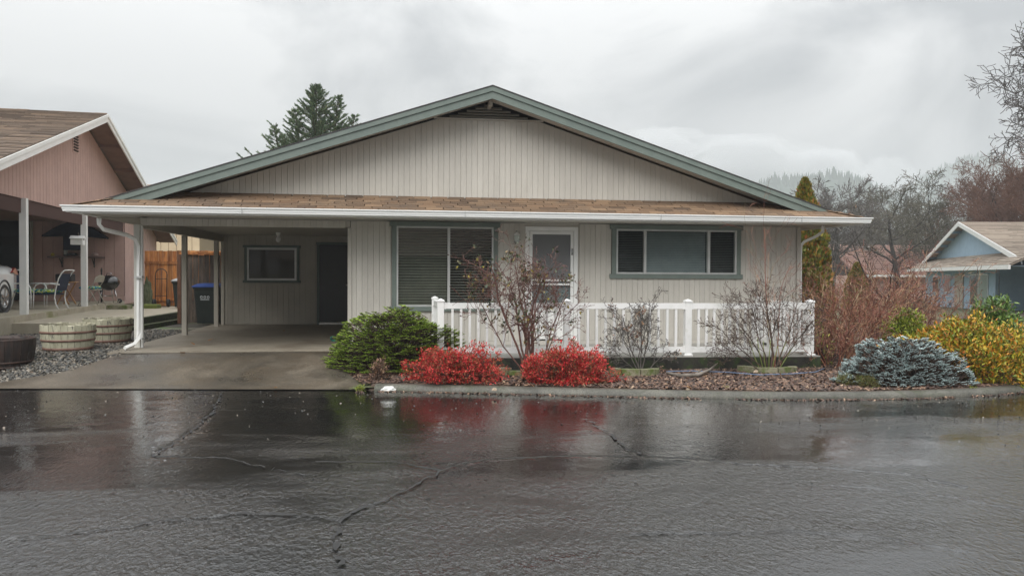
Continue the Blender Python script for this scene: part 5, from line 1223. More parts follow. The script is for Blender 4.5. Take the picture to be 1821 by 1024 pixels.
# ------------------------------------------------------------------ vegetation
def norm(v): return v/(np.linalg.norm(v)+1e-9)
def grow(rng, p, d, L, r, lvl, P, out, tips):
    """recursive branching; P: dict(n=children per level, seg, curve, up, ang, ratio, rr, start)"""
    ns = P['seg'][lvl]; pts = [p]; rs = [r]; dirs = [d]; q = p.copy()
    for k in range(ns):
        d = norm(d+rng.normal(0, P['curve'][lvl], 3)+np.array([0, 0, P['up'][lvl]]))
        q = q+d*L/ns; pts.append(q); rs.append(max(r*(1-(k+1)/ns*P['taper']), P['rmin'])); dirs.append(d)
    out[min(lvl, 9)].append((np.array(pts), np.array(rs)))
    if lvl >= P['max']: tips.append((q, d)); return
    if lvl >= P['max']-1: tips.append((q, d))
    n = P['n'][lvl]; az = rng.random()*6.28
    for k in range(n):
        t = P['start'][lvl]+(1-P['start'][lvl])*(k+rng.random()*.8)/n; t = min(t, .98)
        f = t*ns; i = int(f); base = pts[i]+(pts[i+1]-pts[i])*(f-i); rb = rs[i]+(rs[i+1]-rs[i])*(f-i); dd = dirs[i+1]
        az += 2.4+rng.normal(0, .4); a = P['ang'][lvl]*(1+rng.normal(0, .2))
        u = norm(np.cross(dd, [0.3, .2, 1.])); v = np.cross(dd, u)
        nd = norm(dd*math.cos(a)+(u*math.cos(az)+v*math.sin(az))*math.sin(a))
        grow(rng, base, nd, L*P['ratio'][lvl]*(1.15-.45*t)*(1+rng.normal(0, .15)), rb*P['rr'], lvl+1, P, out, tips)
def tubes(polys, sides=3):
    VV, FF = [], []; b = 0; a = np.arange(sides)*2*math.pi/sides; ca, sa = np.cos(a)[None, :, None], np.sin(a)[None, :, None]
    for P_, r in polys:
        m = len(P_); Tn = np.gradient(P_, axis=0); Tn /= np.linalg.norm(Tn, axis=1)[:, None]+1e-9
        ref = np.array([.31, .12, .94]) if abs(Tn[0, 2]) < .8 else np.array([.94, .3, .12])
        U = np.cross(Tn, ref); U /= np.linalg.norm(U, axis=1)[:, None]+1e-9; Vv = np.cross(Tn, U)
        VV.append((P_[:, None, :]+r[:, None, None]*(ca*U[:, None, :]+sa*Vv[:, None, :])).reshape(-1, 3))
        i = np.arange(m-1)[:, None]*sides; j = np.arange(sides)[None, :]; j2 = (j+1) % sides
        FF.append((np.stack([i+j, i+j2, i+sides+j2, i+sides+j], -1).reshape(-1, 4))+b); b += m*sides
    return np.concatenate(VV), np.concatenate(FF)
def leaves(P, D, L, Wd, rng, up=None, fold=.15):
    """diamond leaves: P base (n,3), D direction (n,3)"""
    n = len(P); D = D/(np.linalg.norm(D, axis=1)[:, None]+1e-9); rnd = rng.normal(0, 1, (n, 3)) if up is None else up+rng.normal(0, .35, (n, 3))
    S_ = np.cross(D, rnd); S_ /= np.linalg.norm(S_, axis=1)[:, None]+1e-9; Nn_ = np.cross(S_, D)
    L = np.broadcast_to(L, (n,))[:, None]; Wd = np.broadcast_to(Wd, (n,))[:, None]
    V = np.stack([P, P+D*L*.5+S_*Wd*.5, P+D*L+Nn_*L*fold*-.4, P+D*L*.5-S_*Wd*.5], 1).reshape(-1, 3)
    F = np.arange(n*4).reshape(-1, 4)
    return V, F
def tree_parts(seed, H, r, P, trunk_sides=7):
    rng = np.random.default_rng(seed); out = [[] for _ in range(10)]; tips = []
    grow(rng, np.zeros(3), np.array([0, 0, 1.]), H, r, 0, P, out, tips)
    tv = tubes(out[0], trunk_sides)
    lim = tubes(out[1], 5) if out[1] else None
    tw = [q for l in out[2:] for q in l]
    return tv, lim, tubes(tw, 3), tips

# background bare trees: a few grown ones, shared between copies
PB = dict(n=[9, 8, 7, 5], seg=[6, 6, 5, 4, 3], curve=[.06, .14, .2, .25, .3], up=[.02, .10, .06, .03, .02], ang=[.75, .6, .6, .6], ratio=[.62, .52, .5, .55], rr=.55, start=[.25, .2, .15, .1], taper=.75, rmin=.017, max=4)
def make_tree(name, seed, H, r, P, label, loc, m_tr, m_tw, group=None, rz=0, s=1., cat='tree'):
    tv, lim, tw, tips = tree_parts(seed, H, r, P)
    t = thing(name, label, cat, loc, group, rz)
    t.scale = (s, s, s)
    obj_np('trunk', *tv, m_tr, t, True, local=True)
    V = np.concatenate([lim[0]]); obj_np('limbs', lim[0], lim[1], m_tr, t, True, local=True)
    obj_np('crown', tw[0], tw[1], m_tw, t, False, local=True)
    return t
def at(px_, Y, z=None):
    q = onY(px_, 480, Y); return (q[0], Y, float(T(q[0], Y))-.1 if z is None else z)
gB = 'bare winter trees in the background'
PB2 = dict(PB, up=[.02, .05, .03, .02, .0], ang=[.9, .75, .7, .7], curve=[.08, .2, .25, .3, .35])
b1 = make_tree('bare_tree', 21, 6.6, .22, PB, 'bare grey tree directly right of the tall arborvitae, branches fanning upward', at(1482, 52), BARKG, mat('pale_twig', (.10, .09, .085), (.15, .135, .125), .9), gB)
b2 = make_tree('bare_tree', 22, 7.4, .27, PB2, 'large spreading bare tree above the reddish far roof', at(1600, 58), BARKD, mat('olive_twig', (.075, .068, .05), (.125, .115, .085), .9), gB)
b3 = make_tree('bare_tree', 23, 7.0, .25, PB2, 'dark trunked bare tree behind the peak of the blue house', at(1668, 62), BARKD, mat('olive_twig', None, None), gB, 1.2, 1.1)
cps = [(b1, 1545, 70, 1.1, 2., 'pale bare tree further back between the arborvitae and the far roof'), (b2, 1555, 75, .95, 4., 'small bare tree behind the left end of the far red roof'),
       (b3, 1720, 70, 1.05, 2.6, 'bare tree behind the ridge of the blue house'), (b2, 1640, 80, 1.15, 5.2, 'tallest bare crown between the two big bare trees'), (b3, 1520, 90, .9, .4, 'distant bare tree low over the far roof edge'),
       (b1, 1790, 80, 1.2, 1.4, 'bare grey tree furthest right behind the blue house roof')]
for src, px_, Y, s, rz, lab in cps:
    c = copy_tree(src, None, at(px_, Y), rz, lab); c.scale = (s, s, s)
PR = dict(PB, n=[10, 9, 8, 6], ang=[.8, .7, .7, .7], rmin=.014)
r1_ = make_tree('reddish_tree', 31, 7.2, .24, PR, 'dense reddish brown tree at the right edge behind the blue roof', at(1800, 50), BARKD, BARKP, 'reddish winter trees at the right')
c = copy_tree(r1_, None, at(1745, 58), 2.2, 'reddish brown tree left of the densest one at the right edge'); c.scale = (1.0,)*3
c = copy_tree(r1_, None, at(1850, 44), 4.2, 'reddish tree cut off by the right edge of the picture'); c.scale = (1.05,)*3
# big oak whose branches enter at the top right
PO = dict(PB, n=[9, 8, 8, 7], ang=[1.0, .75, .7, .7], up=[.01, .04, .03, .03, .02], curve=[.08, .2, .28, .32, .35], rmin=.013)
make_tree('oak_tree', 43, 10.2, .34, PO, 'big bare oak reaching in from the right edge against the sky', (25.9, 25, -.3), BARKD, mat('oak_twig', (.05, .045, .042), (.08, .07, .065), .9))
# tree top over the pink house
t_ = make_tree('bare_tree', 51, 7.0, .2, PB, 'bare tree top just showing over the pink roof', (-27, 40, 0), BARKG, BARKP, gB)

# far dense thicket mass behind everything on the right
rng = np.random.default_rng(70); out = []
for k in range(900):
    px_ = rng.uniform(1420, 1990); Y = rng.uniform(66, 95); b0 = np.array(at(px_, Y)); hgt = rng.uniform(2.5, 7.5)
    q = b0.copy(); pts = [q.copy()]; d = norm(np.array([rng.normal(0, .25), rng.normal(0, .25), 1]))
    for j in range(4): q = q+d*hgt/4; d = norm(d+rng.normal(0, .2, 3)); pts.append(q.copy())
    out.append((np.array(pts), np.linspace(.06, .015, 5)))
    for j in range(14):
        i = rng.integers(1, 4); s_ = pts[i]; d2 = norm(np.array([rng.normal(0, .7), rng.normal(0, .7), rng.random()+.3])); L_ = rng.uniform(.6, 1.8)
        out.append((np.array([s_, s_+d2*L_*.5, s_+norm(d2+rng.normal(0, .3, 3))*L_]), np.array([.035, .025, .012])))
V, F = tubes(out, 3); tag(obj_np('distant_thicket', V, F, mat('thicket_twig', (.055, .045, .04), (.09, .075, .068), .9), None), 'grey brown mass of bare brush behind the far houses', 'thicket', kind='stuff')

# conifer behind the house: several upswept leaders
def cedar():
    t = thing('cedar_tree', 'green cedar with several upswept tops behind the left roof slope', 'tree', (-3.95, 36, .2))
    rng = np.random.default_rng(9); Pp, Dd, Ll = [], [], []; br = []
    leads = [(0, 0, 9.85, .72, 150), (.95, .2, 9.45, .5, 80), (-1.9, .2, 8.0, .55, 60), (-.9, -.2, 8.7, .5, 70), (1.7, .1, 8.6, .5, 60)]
    for (lx, ly, top, slope, nb) in leads:
        top_ = np.array([lx, ly, top]); bot = np.array([lx*.3, ly*.3, 1.5]); ax = top_-bot; br.append((np.array([bot, bot+ax*.5, top_]), np.array([.12, .07, .01])))
        for k in range(nb):
            dz = .06+4.2*(k/nb)**1.15; az = k*2.4+rng.normal(0, .4); R_ = (.10+slope*dz)*(.65+.5*rng.random()); up = .42+.3*rng.random()
            b = top_-ax/ax[2]*(dz+R_*up*.6); hd = np.array([math.cos(az), math.sin(az), 0]); e_ = b+hd*R_+np.array([0, 0, R_*up]); m1 = b+hd*R_*.55+np.array([0, 0, R_*up*.30])
            br.append((np.array([b, m1, e_]), np.array([.02, .012, .004])))
            nn_ = int(30+R_*150); tt = rng.random(nn_)**.75; tt2 = tt[:, None]
            pp = (1-tt2)**2*b+2*tt2*(1-tt2)*m1+tt2**2*e_; pp = pp+rng.normal(0, .045, pp.shape)*(1.2-tt2)
            tg = norm(e_-m1); sd = np.cross(tg, [0, 0, 1.]); dd = tg*.9+sd*rng.normal(0, .45, (nn_, 1))+np.array([0, 0, 1.])*rng.normal(-.02, .25, (nn_, 1))
            Pp.append(pp); Dd.append(dd); Ll.append(.08+.13*rng.random(nn_)*(1-.3*tt))
    V, F = leaves(np.concatenate(Pp), np.concatenate(Dd), np.concatenate(Ll), np.concatenate(Ll)*.2, rng)
    obj_np('crown', V, F, LEAFC, t, local=True)
    V, F = tubes(br, 4); obj_np('branches', V, F, BARKB, t, local=True)
    MB().tube([(0, 0, -.3), (0, .05, 2), (0, 0, 5)], [.25, .2, .1], 8).build('trunk', BARKB, t, local=True)
cedar()

def arborvitae(loc, H, R, label, seed=0):
    t = thing('arborvitae', label, 'tree', loc); rng = np.random.default_rng(seed); n = 22000
    f = rng.random(n)**.9; z = f*H; rr_ = R*np.minimum(1, (1-f)*2.0)**.8*(.85+.25*vnoise(np.cos(f*7)*2+f*9, f*14, 3)); az = rng.random(n)*6.28; lump_ = 1+.22*(vnoise(az*2.5, z*1.8, 5)-.5)*2
    q = rr_*lump_*(.5+.5*rng.random(n)**.4)
    P = np.stack([q*np.cos(az), q*np.sin(az), z*.98], 1); D = np.stack([np.cos(az)*.35, np.sin(az)*.35, np.full(n, 1.)], 1)+rng.normal(0, .25, (n, 3))
    L = .06+.08*rng.random(n)
    V, F = leaves(P, D, L, L*.5, rng); obj_np('crown', V, F, LEAFA, t, local=True)
    MB().tube([(0, 0, -.2), (0, 0, H*.6)], [.07, .02], 8).build('trunk', BARKB, t, local=True)
q = onY(1432, 316, 17.5); arborvitae((q[0], 17.5, .05), q[2]-.05, .64, 'tall narrow golden green arborvitae at the right corner of the house', 1)
q = onY(1524, 470, 30); arborvitae((q[0], 30, -.3), q[2]+.35, .5, 'small conical green shrub in front of the far red roof', 2)

def dome_pts(n, R, H, rng, lum=.15, low=.0, seed=0, flat=1.):
    az = rng.random(n)*6.283; u = rng.random(n); el = np.arcsin(low+(1-low)*u)
    k = 1+lum*2*(vnoise(az*1.9+10, el*3, seed)-.5)+lum*1.2*(vnoise(az*4.7+10, el*7, seed+1)-.5)
    N_ = np.stack([np.cos(el)*np.cos(az), np.cos(el)*np.sin(az), np.sin(el)], 1)
    return N_*np.array([R[0], R[1], H])*k[:, None], N_
def spruce_bush(name, label, loc, R, H, m_, seed, plates=230, plen=.30, nl=.026, nw=.007, tilt=.12, upj=.15):
    t = thing(name, label, 'shrub', loc); rng = np.random.default_rng(seed)
    B, N_ = dome_pts(plates, R, H, rng, .16, -.02, seed); dep = np.where(rng.random(plates) < .7, 1, .75); B = B*dep[:, None]
    Sp, Sd, Sl, st = [], [], [], []
    for b, n0 in zip(B, N_):
        hd = np.array([n0[0], n0[1], 0]); hd = norm(hd+rng.normal(0, .25, 3)*np.array([1, 1, 0])+1e-3)
        top = max(0, n0[2]); ax = norm(hd+np.array([0, 0, tilt+top*.35+rng.normal(0, upj)])); side = norm(np.cross(ax, [0, 0, 1.]))
        L = plen*(.7+.6*rng.random()); tip = b.copy(); tip[2] = max(tip[2], .05); root = tip-ax*L; droop = np.array([0, 0, -.06])
        st.append((np.stack([root-ax*.12-np.array([0, 0, .03]), root, tip]), np.array([.007, .005, .002])))
        k = 7
        for i in range(k):
            f = i/(k-1); p0 = root+(tip-root)*f
            for sg in (-1, 1):
                d = norm(ax*(.75+.3*f)+side*sg*(1.05-.5*f)+np.array([0, 0, rng.normal(.04, .12)])); l_ = L*(.62-.42*f)*(.7+.5*rng.random())
                Sp.append(p0); Sd.append(d); Sl.append(l_)
        Sp.append(tip-ax*.03); Sd.append(ax); Sl.append(L*.25)
    Sp, Sd, Sl = np.array(Sp), np.array(Sd), np.array(Sl); n = len(Sp)
    V, F = tubes([(np.stack([Sp[i], Sp[i]+Sd[i]*Sl[i]]), np.array([.0028, .0015])) for i in range(n)]+st, 3); obj_np('twigs', V, F, BARKB, t, local=True)
    cnt = np.maximum(4, (Sl/.0080).astype(int)); idx = np.repeat(np.arange(n), cnt); f = rng.random(len(idx))*1.04
    base = Sp[idx]+Sd[idx]*(Sl[idx]*f)[:, None]; U = np.cross(Sd[idx], [.1, .2, 1.]); U /= np.linalg.norm(U, axis=1)[:, None]; Vv = np.cross(U, Sd[idx]); az = rng.random(len(idx))*6.28
    nd = Sd[idx]*.8+(np.cos(az)[:, None]*U+np.abs(np.sin(az))[:, None]*Vv*.8)*.7; L = nl*(.8+.5*rng.random(len(idx)))
    V, F = leaves(base, nd, L, np.full(len(idx), nw), rng, up=np.array([0, 0, 1.]), fold=0); V[:, 2] = np.maximum(V[:, 2], .004)
    obj_np('foliage', V, F, m_, t, local=True)
    stm = [(np.stack([np.array([0, 0, -.02]), B[i]*.45+np.array([0, 0, .02]), B[i]*.8]), np.array([.018, .012, .006])) for i in range(0, plates, 8)]
    V, F = tubes(stm, 4); obj_np('stems', V, F, BARKB, t, local=True)
    return t
q = onZ(690, 668, .08); spruce_bush('spruce_bush', 'green nest spruce bush in layers beside the driveway', (q[0]+.13, q[1]+.72, .09), (1.14, .78), .88, LEAFS, 1, 2300, .095, .019, .0070, .05, .2)
q = onZ(1645, 692, .08); spruce_bush('blue_spruce_bush', 'low silvery blue spruce bush spreading beside the kerb', (q[0]+.10, q[1]+.62, .08), (.94, .60), .60, LEAFB, 2, 2000, .062, .015, .0070, .3, .3)

def leafy(name, label, loc, R, H, m_, seed, n=2200, per=6, L=.07, Wd=.022, lum=.2, upd=.5, stems=BARKB, lo=.0, spread=.9, cat='shrub', inner=.55):
    t = thing(name, label, cat, loc); rng = np.random.default_rng(seed)
    P, N_ = dome_pts(n, R, H, rng, lum, lo, seed); P = P*(inner+(1-inner)*rng.random(n)**.35)[:, None]; P[:, 2] = np.maximum(P[:, 2], .02)
    D = N_+np.array([0, 0, upd]); D /= np.linalg.norm(D, axis=1)[:, None]
    base = np.repeat(P, per, 0); dd = np.repeat(D, per, 0)+rng.normal(0, spread, (n*per, 3)); base = base+rng.normal(0, L*.35, base.shape)
    ls = L*(.6+.7*rng.random(n*per)); V, F = leaves(base, dd, ls, ls*Wd/L, rng, up=np.array([0, 0, 1.])); V[:, 2] = np.maximum(V[:, 2], .004)
    obj_np('foliage', V, F, m_, t, local=True)
    st = [(np.stack([np.array([rng.normal(0, .05), rng.normal(0, .05), -.03]), P[i]*np.array([.45, .45, .6]), P[i]]), np.array([.010, .006, .003])) for i in range(0, n, max(1, n//140))]
    V, F = tubes(st, 4); obj_np('stems', V, F, stems, t, local=True)
    return t
q = onZ(812, 684, .09)
leafy('red_nandina', 'bright red leafy shrub left of the tall rose, beside the green spruce', (q[0], q[1]+.42, .09), (.60, .42), .42, LEAFR, 3, 2600, 6, .036, .015, .36, .2, BARKRB)['group'] = 'red nandina shrubs behind the kerb'
q = onZ(1020, 687, .09)
leafy('red_nandina', 'bright red leafy shrub right of the tall rose, the taller of the two', (q[0], q[1]+.42, .09), (.62, .42), .45, LEAFR, 14, 2700, 6, .036, .015, .36, .2, BARKRB)['group'] = 'red nandina shrubs behind the kerb'
q = onZ(1760, 690, .08)
leafy('golden_shrub', 'big orange and yellow-green leafy shrub behind the blue spruce', (q[0]+.55, q[1]+1.15, .05), (1.15, 1.0), .84, LEAFO, 5, 3600, 6, .075, .026, .22, .5, BARKB)
q = onY(1612, 600, 12.4)
leafy('yellow_green_shrub', 'yellow-green leafy shrub between the red twigs and blue spruce', (q[0]-.02, 12.4, .05), (.42, .4), .86, LEAFY, 6, 1500, 5, .07, .024, .25, .6)
q = onY(1768, 600, 14.6)
leafy('rhododendron', 'rounded green broadleaf shrub in front of the blue house window', (q[0], 14.6, -.1), (.55, .5), 1.16, LEAFH, 7, 1300, 6, .11, .034, .18, .25)
q = onZ(675, 672, .1)
leafy('dead_plant', 'brown withered stump of a plant in front of the spruce bush', (q[0], q[1]-.1, .09), (.13, .1), .28, ROSEB, 8, 150, 4, .05, .016, .3, .8, inner=.2)
for k, (px_, py_) in enumerate(((1522, 686), (1555, 690))):
    q = onZ(px_, py_, .09); leafy('low_tuft', ['dull olive tuft of heather left of the blue spruce', 'smaller brownish tuft touching the blue spruce'][k], (q[0], q[1]+.15, .08), (.17-.04*k, .15), .13, LEAFG, 40+k, 300, 5, .05, .006, .2, .9, cat='plant')
# weeds in kerb joints
for k, (px_, py_) in enumerate(((1288, 698), (1726, 697), (640, 694), (1546, 700))):
    q = onZ(px_, py_, .02); leafy('weed', ['green weed in the kerb below the right rose', 'green weed in the kerb below the golden shrub', 'pale weeds where the kerb meets the driveway', 'tiny weed at the kerb below the blue spruce'][k], (q[0], q[1]-.03, .01), (.06, .03), .07, LEAFY, 60+k, 40, 4, .04, .008, .2, .9, cat='weed')

# roses and twiggy shrubs
def twiggy(name, label, loc, seed, canes, P, m_, leafm=None, nleaf=0, leafL=.04, hips=0, cat='shrub', sides=4, hipm=HIP):
    rng = np.random.default_rng(seed); t = thing(name, label, cat, loc); out = [[] for _ in range(10)]; tips = []
    for (dx, dy, d, L, r) in canes:
        grow(rng, np.array([dx, dy, -.02]), norm(np.array(d, float)), L, r, 0, P, out, tips)
    V, F = tubes(out[0], 6); obj_np('stems', V, F, m_, t, True, local=True)
    tw = [q for l in out[1:] for q in l]; V, F = tubes(tw, sides); obj_np('twigs', V, F, m_, t, False, local=True)
    if leafm and nleaf:
        tp = np.array([q for q, d in tips]); 
        cl = tp[rng.integers(0, len(tp), max(4, nleaf//7))]; idx = rng.integers(0, len(cl), nleaf)
        P_ = cl[idx]+rng.normal(0, .03, (nleaf, 3)); D_ = rng.normal(0, 1, (nleaf, 3)); ls = leafL*(.6+.8*rng.random(nleaf))
        V, F = leaves(P_, D_, ls, ls*.55, rng); obj_np('leaves', V, F, leafm, t, local=True)
    if hips:
        tp = np.array([q for q, d in tips]); P_ = tp[rng.integers(0, len(tp), hips)]
        B = np.array([(1, 0, 0), (-1, 0, 0), (0, 1, 0), (0, -1, 0), (0, 0, 1), (0, 0, -1)], float)*.013; F0 = np.array([(0, 2, 4), (2, 1, 4), (1, 3, 4), (3, 0, 4), (2, 0, 5), (1, 2, 5), (3, 1, 5), (0, 3, 5)])
        obj_np('rose_hips', (B[None]+P_[:, None]).reshape(-1, 3), (F0[None]+(np.arange(hips)*6)[:, None, None]).reshape(-1, 3), hipm, t, local=True)['kind'] = 'stuff'
    return t
PRS = dict(n=[6, 4, 3], seg=[7, 5, 4, 3], curve=[.10, .18, .22, .25], up=[.05, .05, .03, .0], ang=[.6, .6, .7], ratio=[.48, .5, .45], rr=.6, start=[.3, .25, .2], taper=.6, rmin=.0018, max=3)
q = onZ(935, 662, .1)
PRS1 = dict(PRS, n=[7, 5, 4], start=[.42, .25, .2], curve=[.13, .22, .26, .3], rmin=.0026, ang=[.65, .65, .7])
cn_ = [(0, 0, (-.04, 0, 1), .85, .040), (.02, .02, (.16, .1, 1), 1.35, .018), (-.02, 0, (-.16, .05, 1), 1.55, .018), (-.01, .03, (-.30, .1, 1), 1.75, .019), (.02, 0, (.06, -.1, 1), 1.55, .017), (.06, 0, (.42, 0, 1), 1.45, .015), (-.05, 0, (-.42, .1, 1), 1.35, .012), (.03, .02, (.26, .15, 1), 1.65, .017), (0, 0, (-.08, .1, 1), 1.7, .016), (.05, .0, (.62, -.1, 1), 1.1, .011)]
twiggy('rose_bush', 'tall bare rose bush with dark hips in front of the screen door', (q[0]-.02, q[1]-.42, .09), 5, cn_, PRS1, BARKRB, LEAFROSE, 900, .055, 330)
q = onZ(1128, 657, .1)
PRT = dict(PRS, n=[8, 5, 4], rmin=.0030, curve=[.14, .22, .26, .3])
cn_ = [(0, 0, (-.5, 0, 1), .75, .010), (0, 0, (-.15, .1, 1), .95, .012), (.02, 0, (.15, 0, 1), .95, .011), (.02, 0, (.5, .1, 1), .8, .011), (-.02, 0, (-.9, 0, .9), .62, .008), (.03, 0, (.85, -.1, .9), .65, .008), (0, 0, (0, -.1, 1), 1.05, .009)]
twiggy('rose_bush', 'small bare rose bush at the middle of the railing', (q[0]-.02, q[1]-.36, .09), 6, cn_, PRT, BARKG, ROSEB, 240, .040, 60)
q = onZ(1372, 664, .1)
cn_ = [(0, 0, (-.9, 0, 1), 1.15, .011), (0, 0, (-.55, .1, 1), 1.1, .012), (.06, 0, (.2, 0, 1), 1.2, .018), (.08, 0, (.45, .1, 1), 1.25, .012), (-.05, 0, (-1.1, 0, .8), .9, .009), (.05, 0, (.75, -.1, .9), .95, .010), (0, 0, (-.2, -.1, 1), 1.15, .010)]
rb_ = twiggy('rose_bush', 'wide bare rose bush with green basal canes at the right end of the railing', (q[0], q[1]+.12, .09), 7, cn_, dict(PRT, n=[9, 6, 3]), BARKB, LEAFROSE, 90, .035, 90)
mm = MB()
for dx, L_ in ((-.30, .5), (-.18, .55), (-.08, .5), (.04, .52), (.16, .42), (.30, .5), (.42, .42)): mm.tube([(dx*.35, 0, 0), (dx*.7, .02, L_*.5), (dx, 0, L_)], [.009, .007, .004], 6)
mm.build('green_canes', CANEG, rb_, local=True)
# tall red whips at the house corner
q = onZ(1392, 660, .1); PW = dict(PRS, n=[5, 3, 2], ang=[.45, .5, .6], up=[.08, .06, .04, 0], ratio=[.45, .4, .4], start=[.35, .25, .2], rmin=.0018)
twiggy('red_whip_shrub', 'thin tall red whips rising past the gutter at the right house corner', (q[0], q[1]+.25, .09), 8, [(0, 0, (.0, .1, 1), 2.3, .009), (.03, 0, (-.35, .1, 1), 1.7, .008), (-.02, 0, (.25, 0, 1), 1.7, .008), (.05, 0, (.5, .1, 1), 1.4, .007), (0, 0, (-.15, 0, 1), 1.5, .007), (.1, 0, (.12, 0, 1), 1.95, .007)], PW, BARKR)
# red-twig dogwood thickets
PD = dict(n=[5, 4, 2], seg=[6, 4, 3, 2], curve=[.14, .22, .28, .3], up=[.03, .02, 0, 0], ang=[.5, .6, .7], ratio=[.5, .45, .4], rr=.62, start=[.15, .15, .1], taper=.6, rmin=.0034, max=3)
def thicket(label, px_, Y, seed, n, R, L, lean=.6, m_=BARKR):
    rng = np.random.default_rng(seed); q = onY(px_, 600, Y); cn = []
    for k in range(n):
        a = rng.random()*6.28; f = rng.random()**.5; cn.append((R*f*math.cos(a), R*.7*f*math.sin(a), (lean*f*math.cos(a)+rng.normal(0, .2), lean*.8*f*math.sin(a)+rng.normal(0, .15), 1), L*(.6+.5*rng.random()), .007+.004*rng.random()))
    return twiggy('red_twig_shrub', label, (q[0], Y, float(T(q[0], Y))), seed, cn, PD, m_, ROSEB, 160, .03)
gR = 'red twig shrubs between the porch and the golden shrub'
thicket('dense red twig shrub right beside the end of the white railing', 1498, 12.6, 81, 34, .5, 1.3)['group'] = gR
thicket('red twig shrub in the middle, in front of the arborvitae foot', 1545, 13.6, 82, 30, .65, 1.55)['group'] = gR
thicket('taller red twig shrub behind the yellow-green shrub', 1610, 14.8, 83, 26, .6, 1.65)['group'] = gR
thicket('orange brown twig shrub in front of the blue house wall', 1660, 16.2, 84, 20, .6, 1.4, m_=mat('orange_twig', (.17, .075, .045), (.25, .12, .07), .7, island=[(0, (.11, .05, .035)), (.6, (.24, .11, .065)), (1, (.30, .17, .09))]))['group'] = gR
thicket('low tangled red twigs at the bottom right of the railing', 1475, 12.0, 85, 30, .35, .75, 1.1)['group'] = gR
# small dark crooked tree
q = onY(1622, 610, 14.2); PS = dict(n=[6, 4, 3], seg=[8, 6, 4, 3], curve=[.16, .22, .28, .3], up=[.04, .03, .02, 0], ang=[.7, .7, .7], ratio=[.5, .5, .45], rr=.5, start=[.3, .2, .15], taper=.7, rmin=.0035, max=3)
twiggy('small_dark_tree', 'small dark crooked tree rising out of the red twig shrubs', (q[0], 14.2, .02), 91, [(0, 0, (-.28, 0, 1), 2.6, .035), (.03, 0, (.75, .1, .8), 1.7, .028), (-.25, .1, (-.55, 0, 1), 2.1, .024), (.05, -.1, (1.1, -.1, .7), 1.2, .02)], PS, BARKD, cat='tree', leafm=ROSEB, nleaf=60)
# oak-leaf like dark stems at the pink eaves: none; low yellow stems near railing
q = onZ(1483, 655, .1); leafy('yellow_stem_plant', 'sparse yellow-green shoots among the red twigs near the railing', (q[0], q[1]+.4, .09), (.22, .2), .75, LEAFY, 95, 70, 4, .05, .016, .3, .9, inner=.3, cat='plant')

for k, (x, y, R_, H_) in enumerate(((-15, -16, 3.2, 7), (8.5, -14, 3.0, 8), (14, -17, 3.6, 9), (-23, -20, 4, 9), (21, -15, 3.4, 8), (2, -30, 5, 10))):
    t_ = leafy('evergreen_tree', ['dark evergreen across the road left of the tan house', 'dark evergreen across the road right of the tan house', 'second evergreen right of the tan house', 'far left evergreen across the road', 'far right evergreen across the road', 'tall evergreen behind the tan house'][k], (x, y, 0), (R_, R_), H_, FIR, 200+k, 900, 6, .7, .3, .25, .3, cat='tree')
# ------------------------------------------------------------------ small things in the bed
def edging(px_, py_, R, a0, a1, label, seed, n=4):
    q = onZ(px_, py_, .09); t = thing('edging_ring', label, 'edging', (q[0], q[1], .08)); rr = np.random.default_rng(seed)
    for k in range(n):
        b0, b1 = a0+(a1-a0)*k/n+.02, a0+(a1-a0)*(k+1)/n-.02; V = []
        for a_ in np.linspace(b0, b1, 7):
            for rr_ in (R, R-.13): V.append((q[0]+rr_*math.cos(a_), q[1]+rr_*.8*math.sin(a_), .05))
        m_ = 7; out_ = [V[2*i] for i in range(m_)]+[V[2*i+1] for i in range(m_-1, -1, -1)]
        MB().poly(out_, (0, 0, .135+rr.normal(0, .008))).build('edging_block', MOSSR, t)
edging(1126, 664, .40, math.pi*1.05, math.pi*1.98, 'mossy curved edging stones round the small middle rose', 1)
edging(1360, 659, .50, math.pi*1.05, math.pi*1.98, 'mossy curved edging stones round the right rose', 2)
edging(925, 664, .40, math.pi*1.1, math.pi*1.95, 'mossy curved edging stones round the tall rose', 3)
hp = [(1185, 662), (1230, 661), (1290, 663), (1350, 668), (1410, 666), (1450, 663), (1467, 656)]
hs = MB().tube([np.append(onZ(a, b, .10)[:2], .115) for a, b in hp], .007, 6).build('garden_hose', HOSE); tag(hs, 'thin blue hose lying along the foot of the porch slab', 'hose')
dr0 = thing('driftwood_branch', 'grey driftwood branch lying on the mulch by the porch slab', 'branch', np.append(onZ(1230, 668, .1)[:2], .1))
MB().tube([np.append(onZ(a, b, .12)[:2], z) for a, b, z in ((1186, 664, .13), (1210, 668, .12), (1240, 668, .13), (1262, 662, .16), (1276, 657, .22))], [.02, .03, .028, .02, .008], 7).build('stem', DRIFT, dr0)
MB().tube([np.append(onZ(a, b, .12)[:2], z) for a, b, z in ((1235, 668, .13), (1248, 662, .17), (1258, 664, .2))], [.018, .012, .005], 6).build('side_branch', DRIFT, dr0)
q = onZ(690, 692, .09); lump('pale_rock', (q[0], q[1]+.06, .07), (.09, .06, .045), mat('white_rock', (.62, .63, .60), (.75, .75, .72), .6, 14), 9, 'white rock at the end of the kerb by the driveway', 'rock', 8)
for k, (px_, py_) in enumerate(((1150, 684), (1225, 692), (1345, 667), (1540, 692), (880, 692))):
    q = onZ(px_, py_, .09); lump('small_stone', (q[0], q[1]+.03, .07+float(k == 2)*.06), (.035, .03, .03), mat('tan_rock', (.35, .27, .19), (.45, .36, .27), .7, 14), 20+k, ['tan stone in the mulch left of the middle rose ring', 'small stone on the mulch below the driftwood branch', 'pale stone on the right edging ring', 'small stone left of the blue spruce', 'small stone between the red shrubs'][k], 'stone', 6)
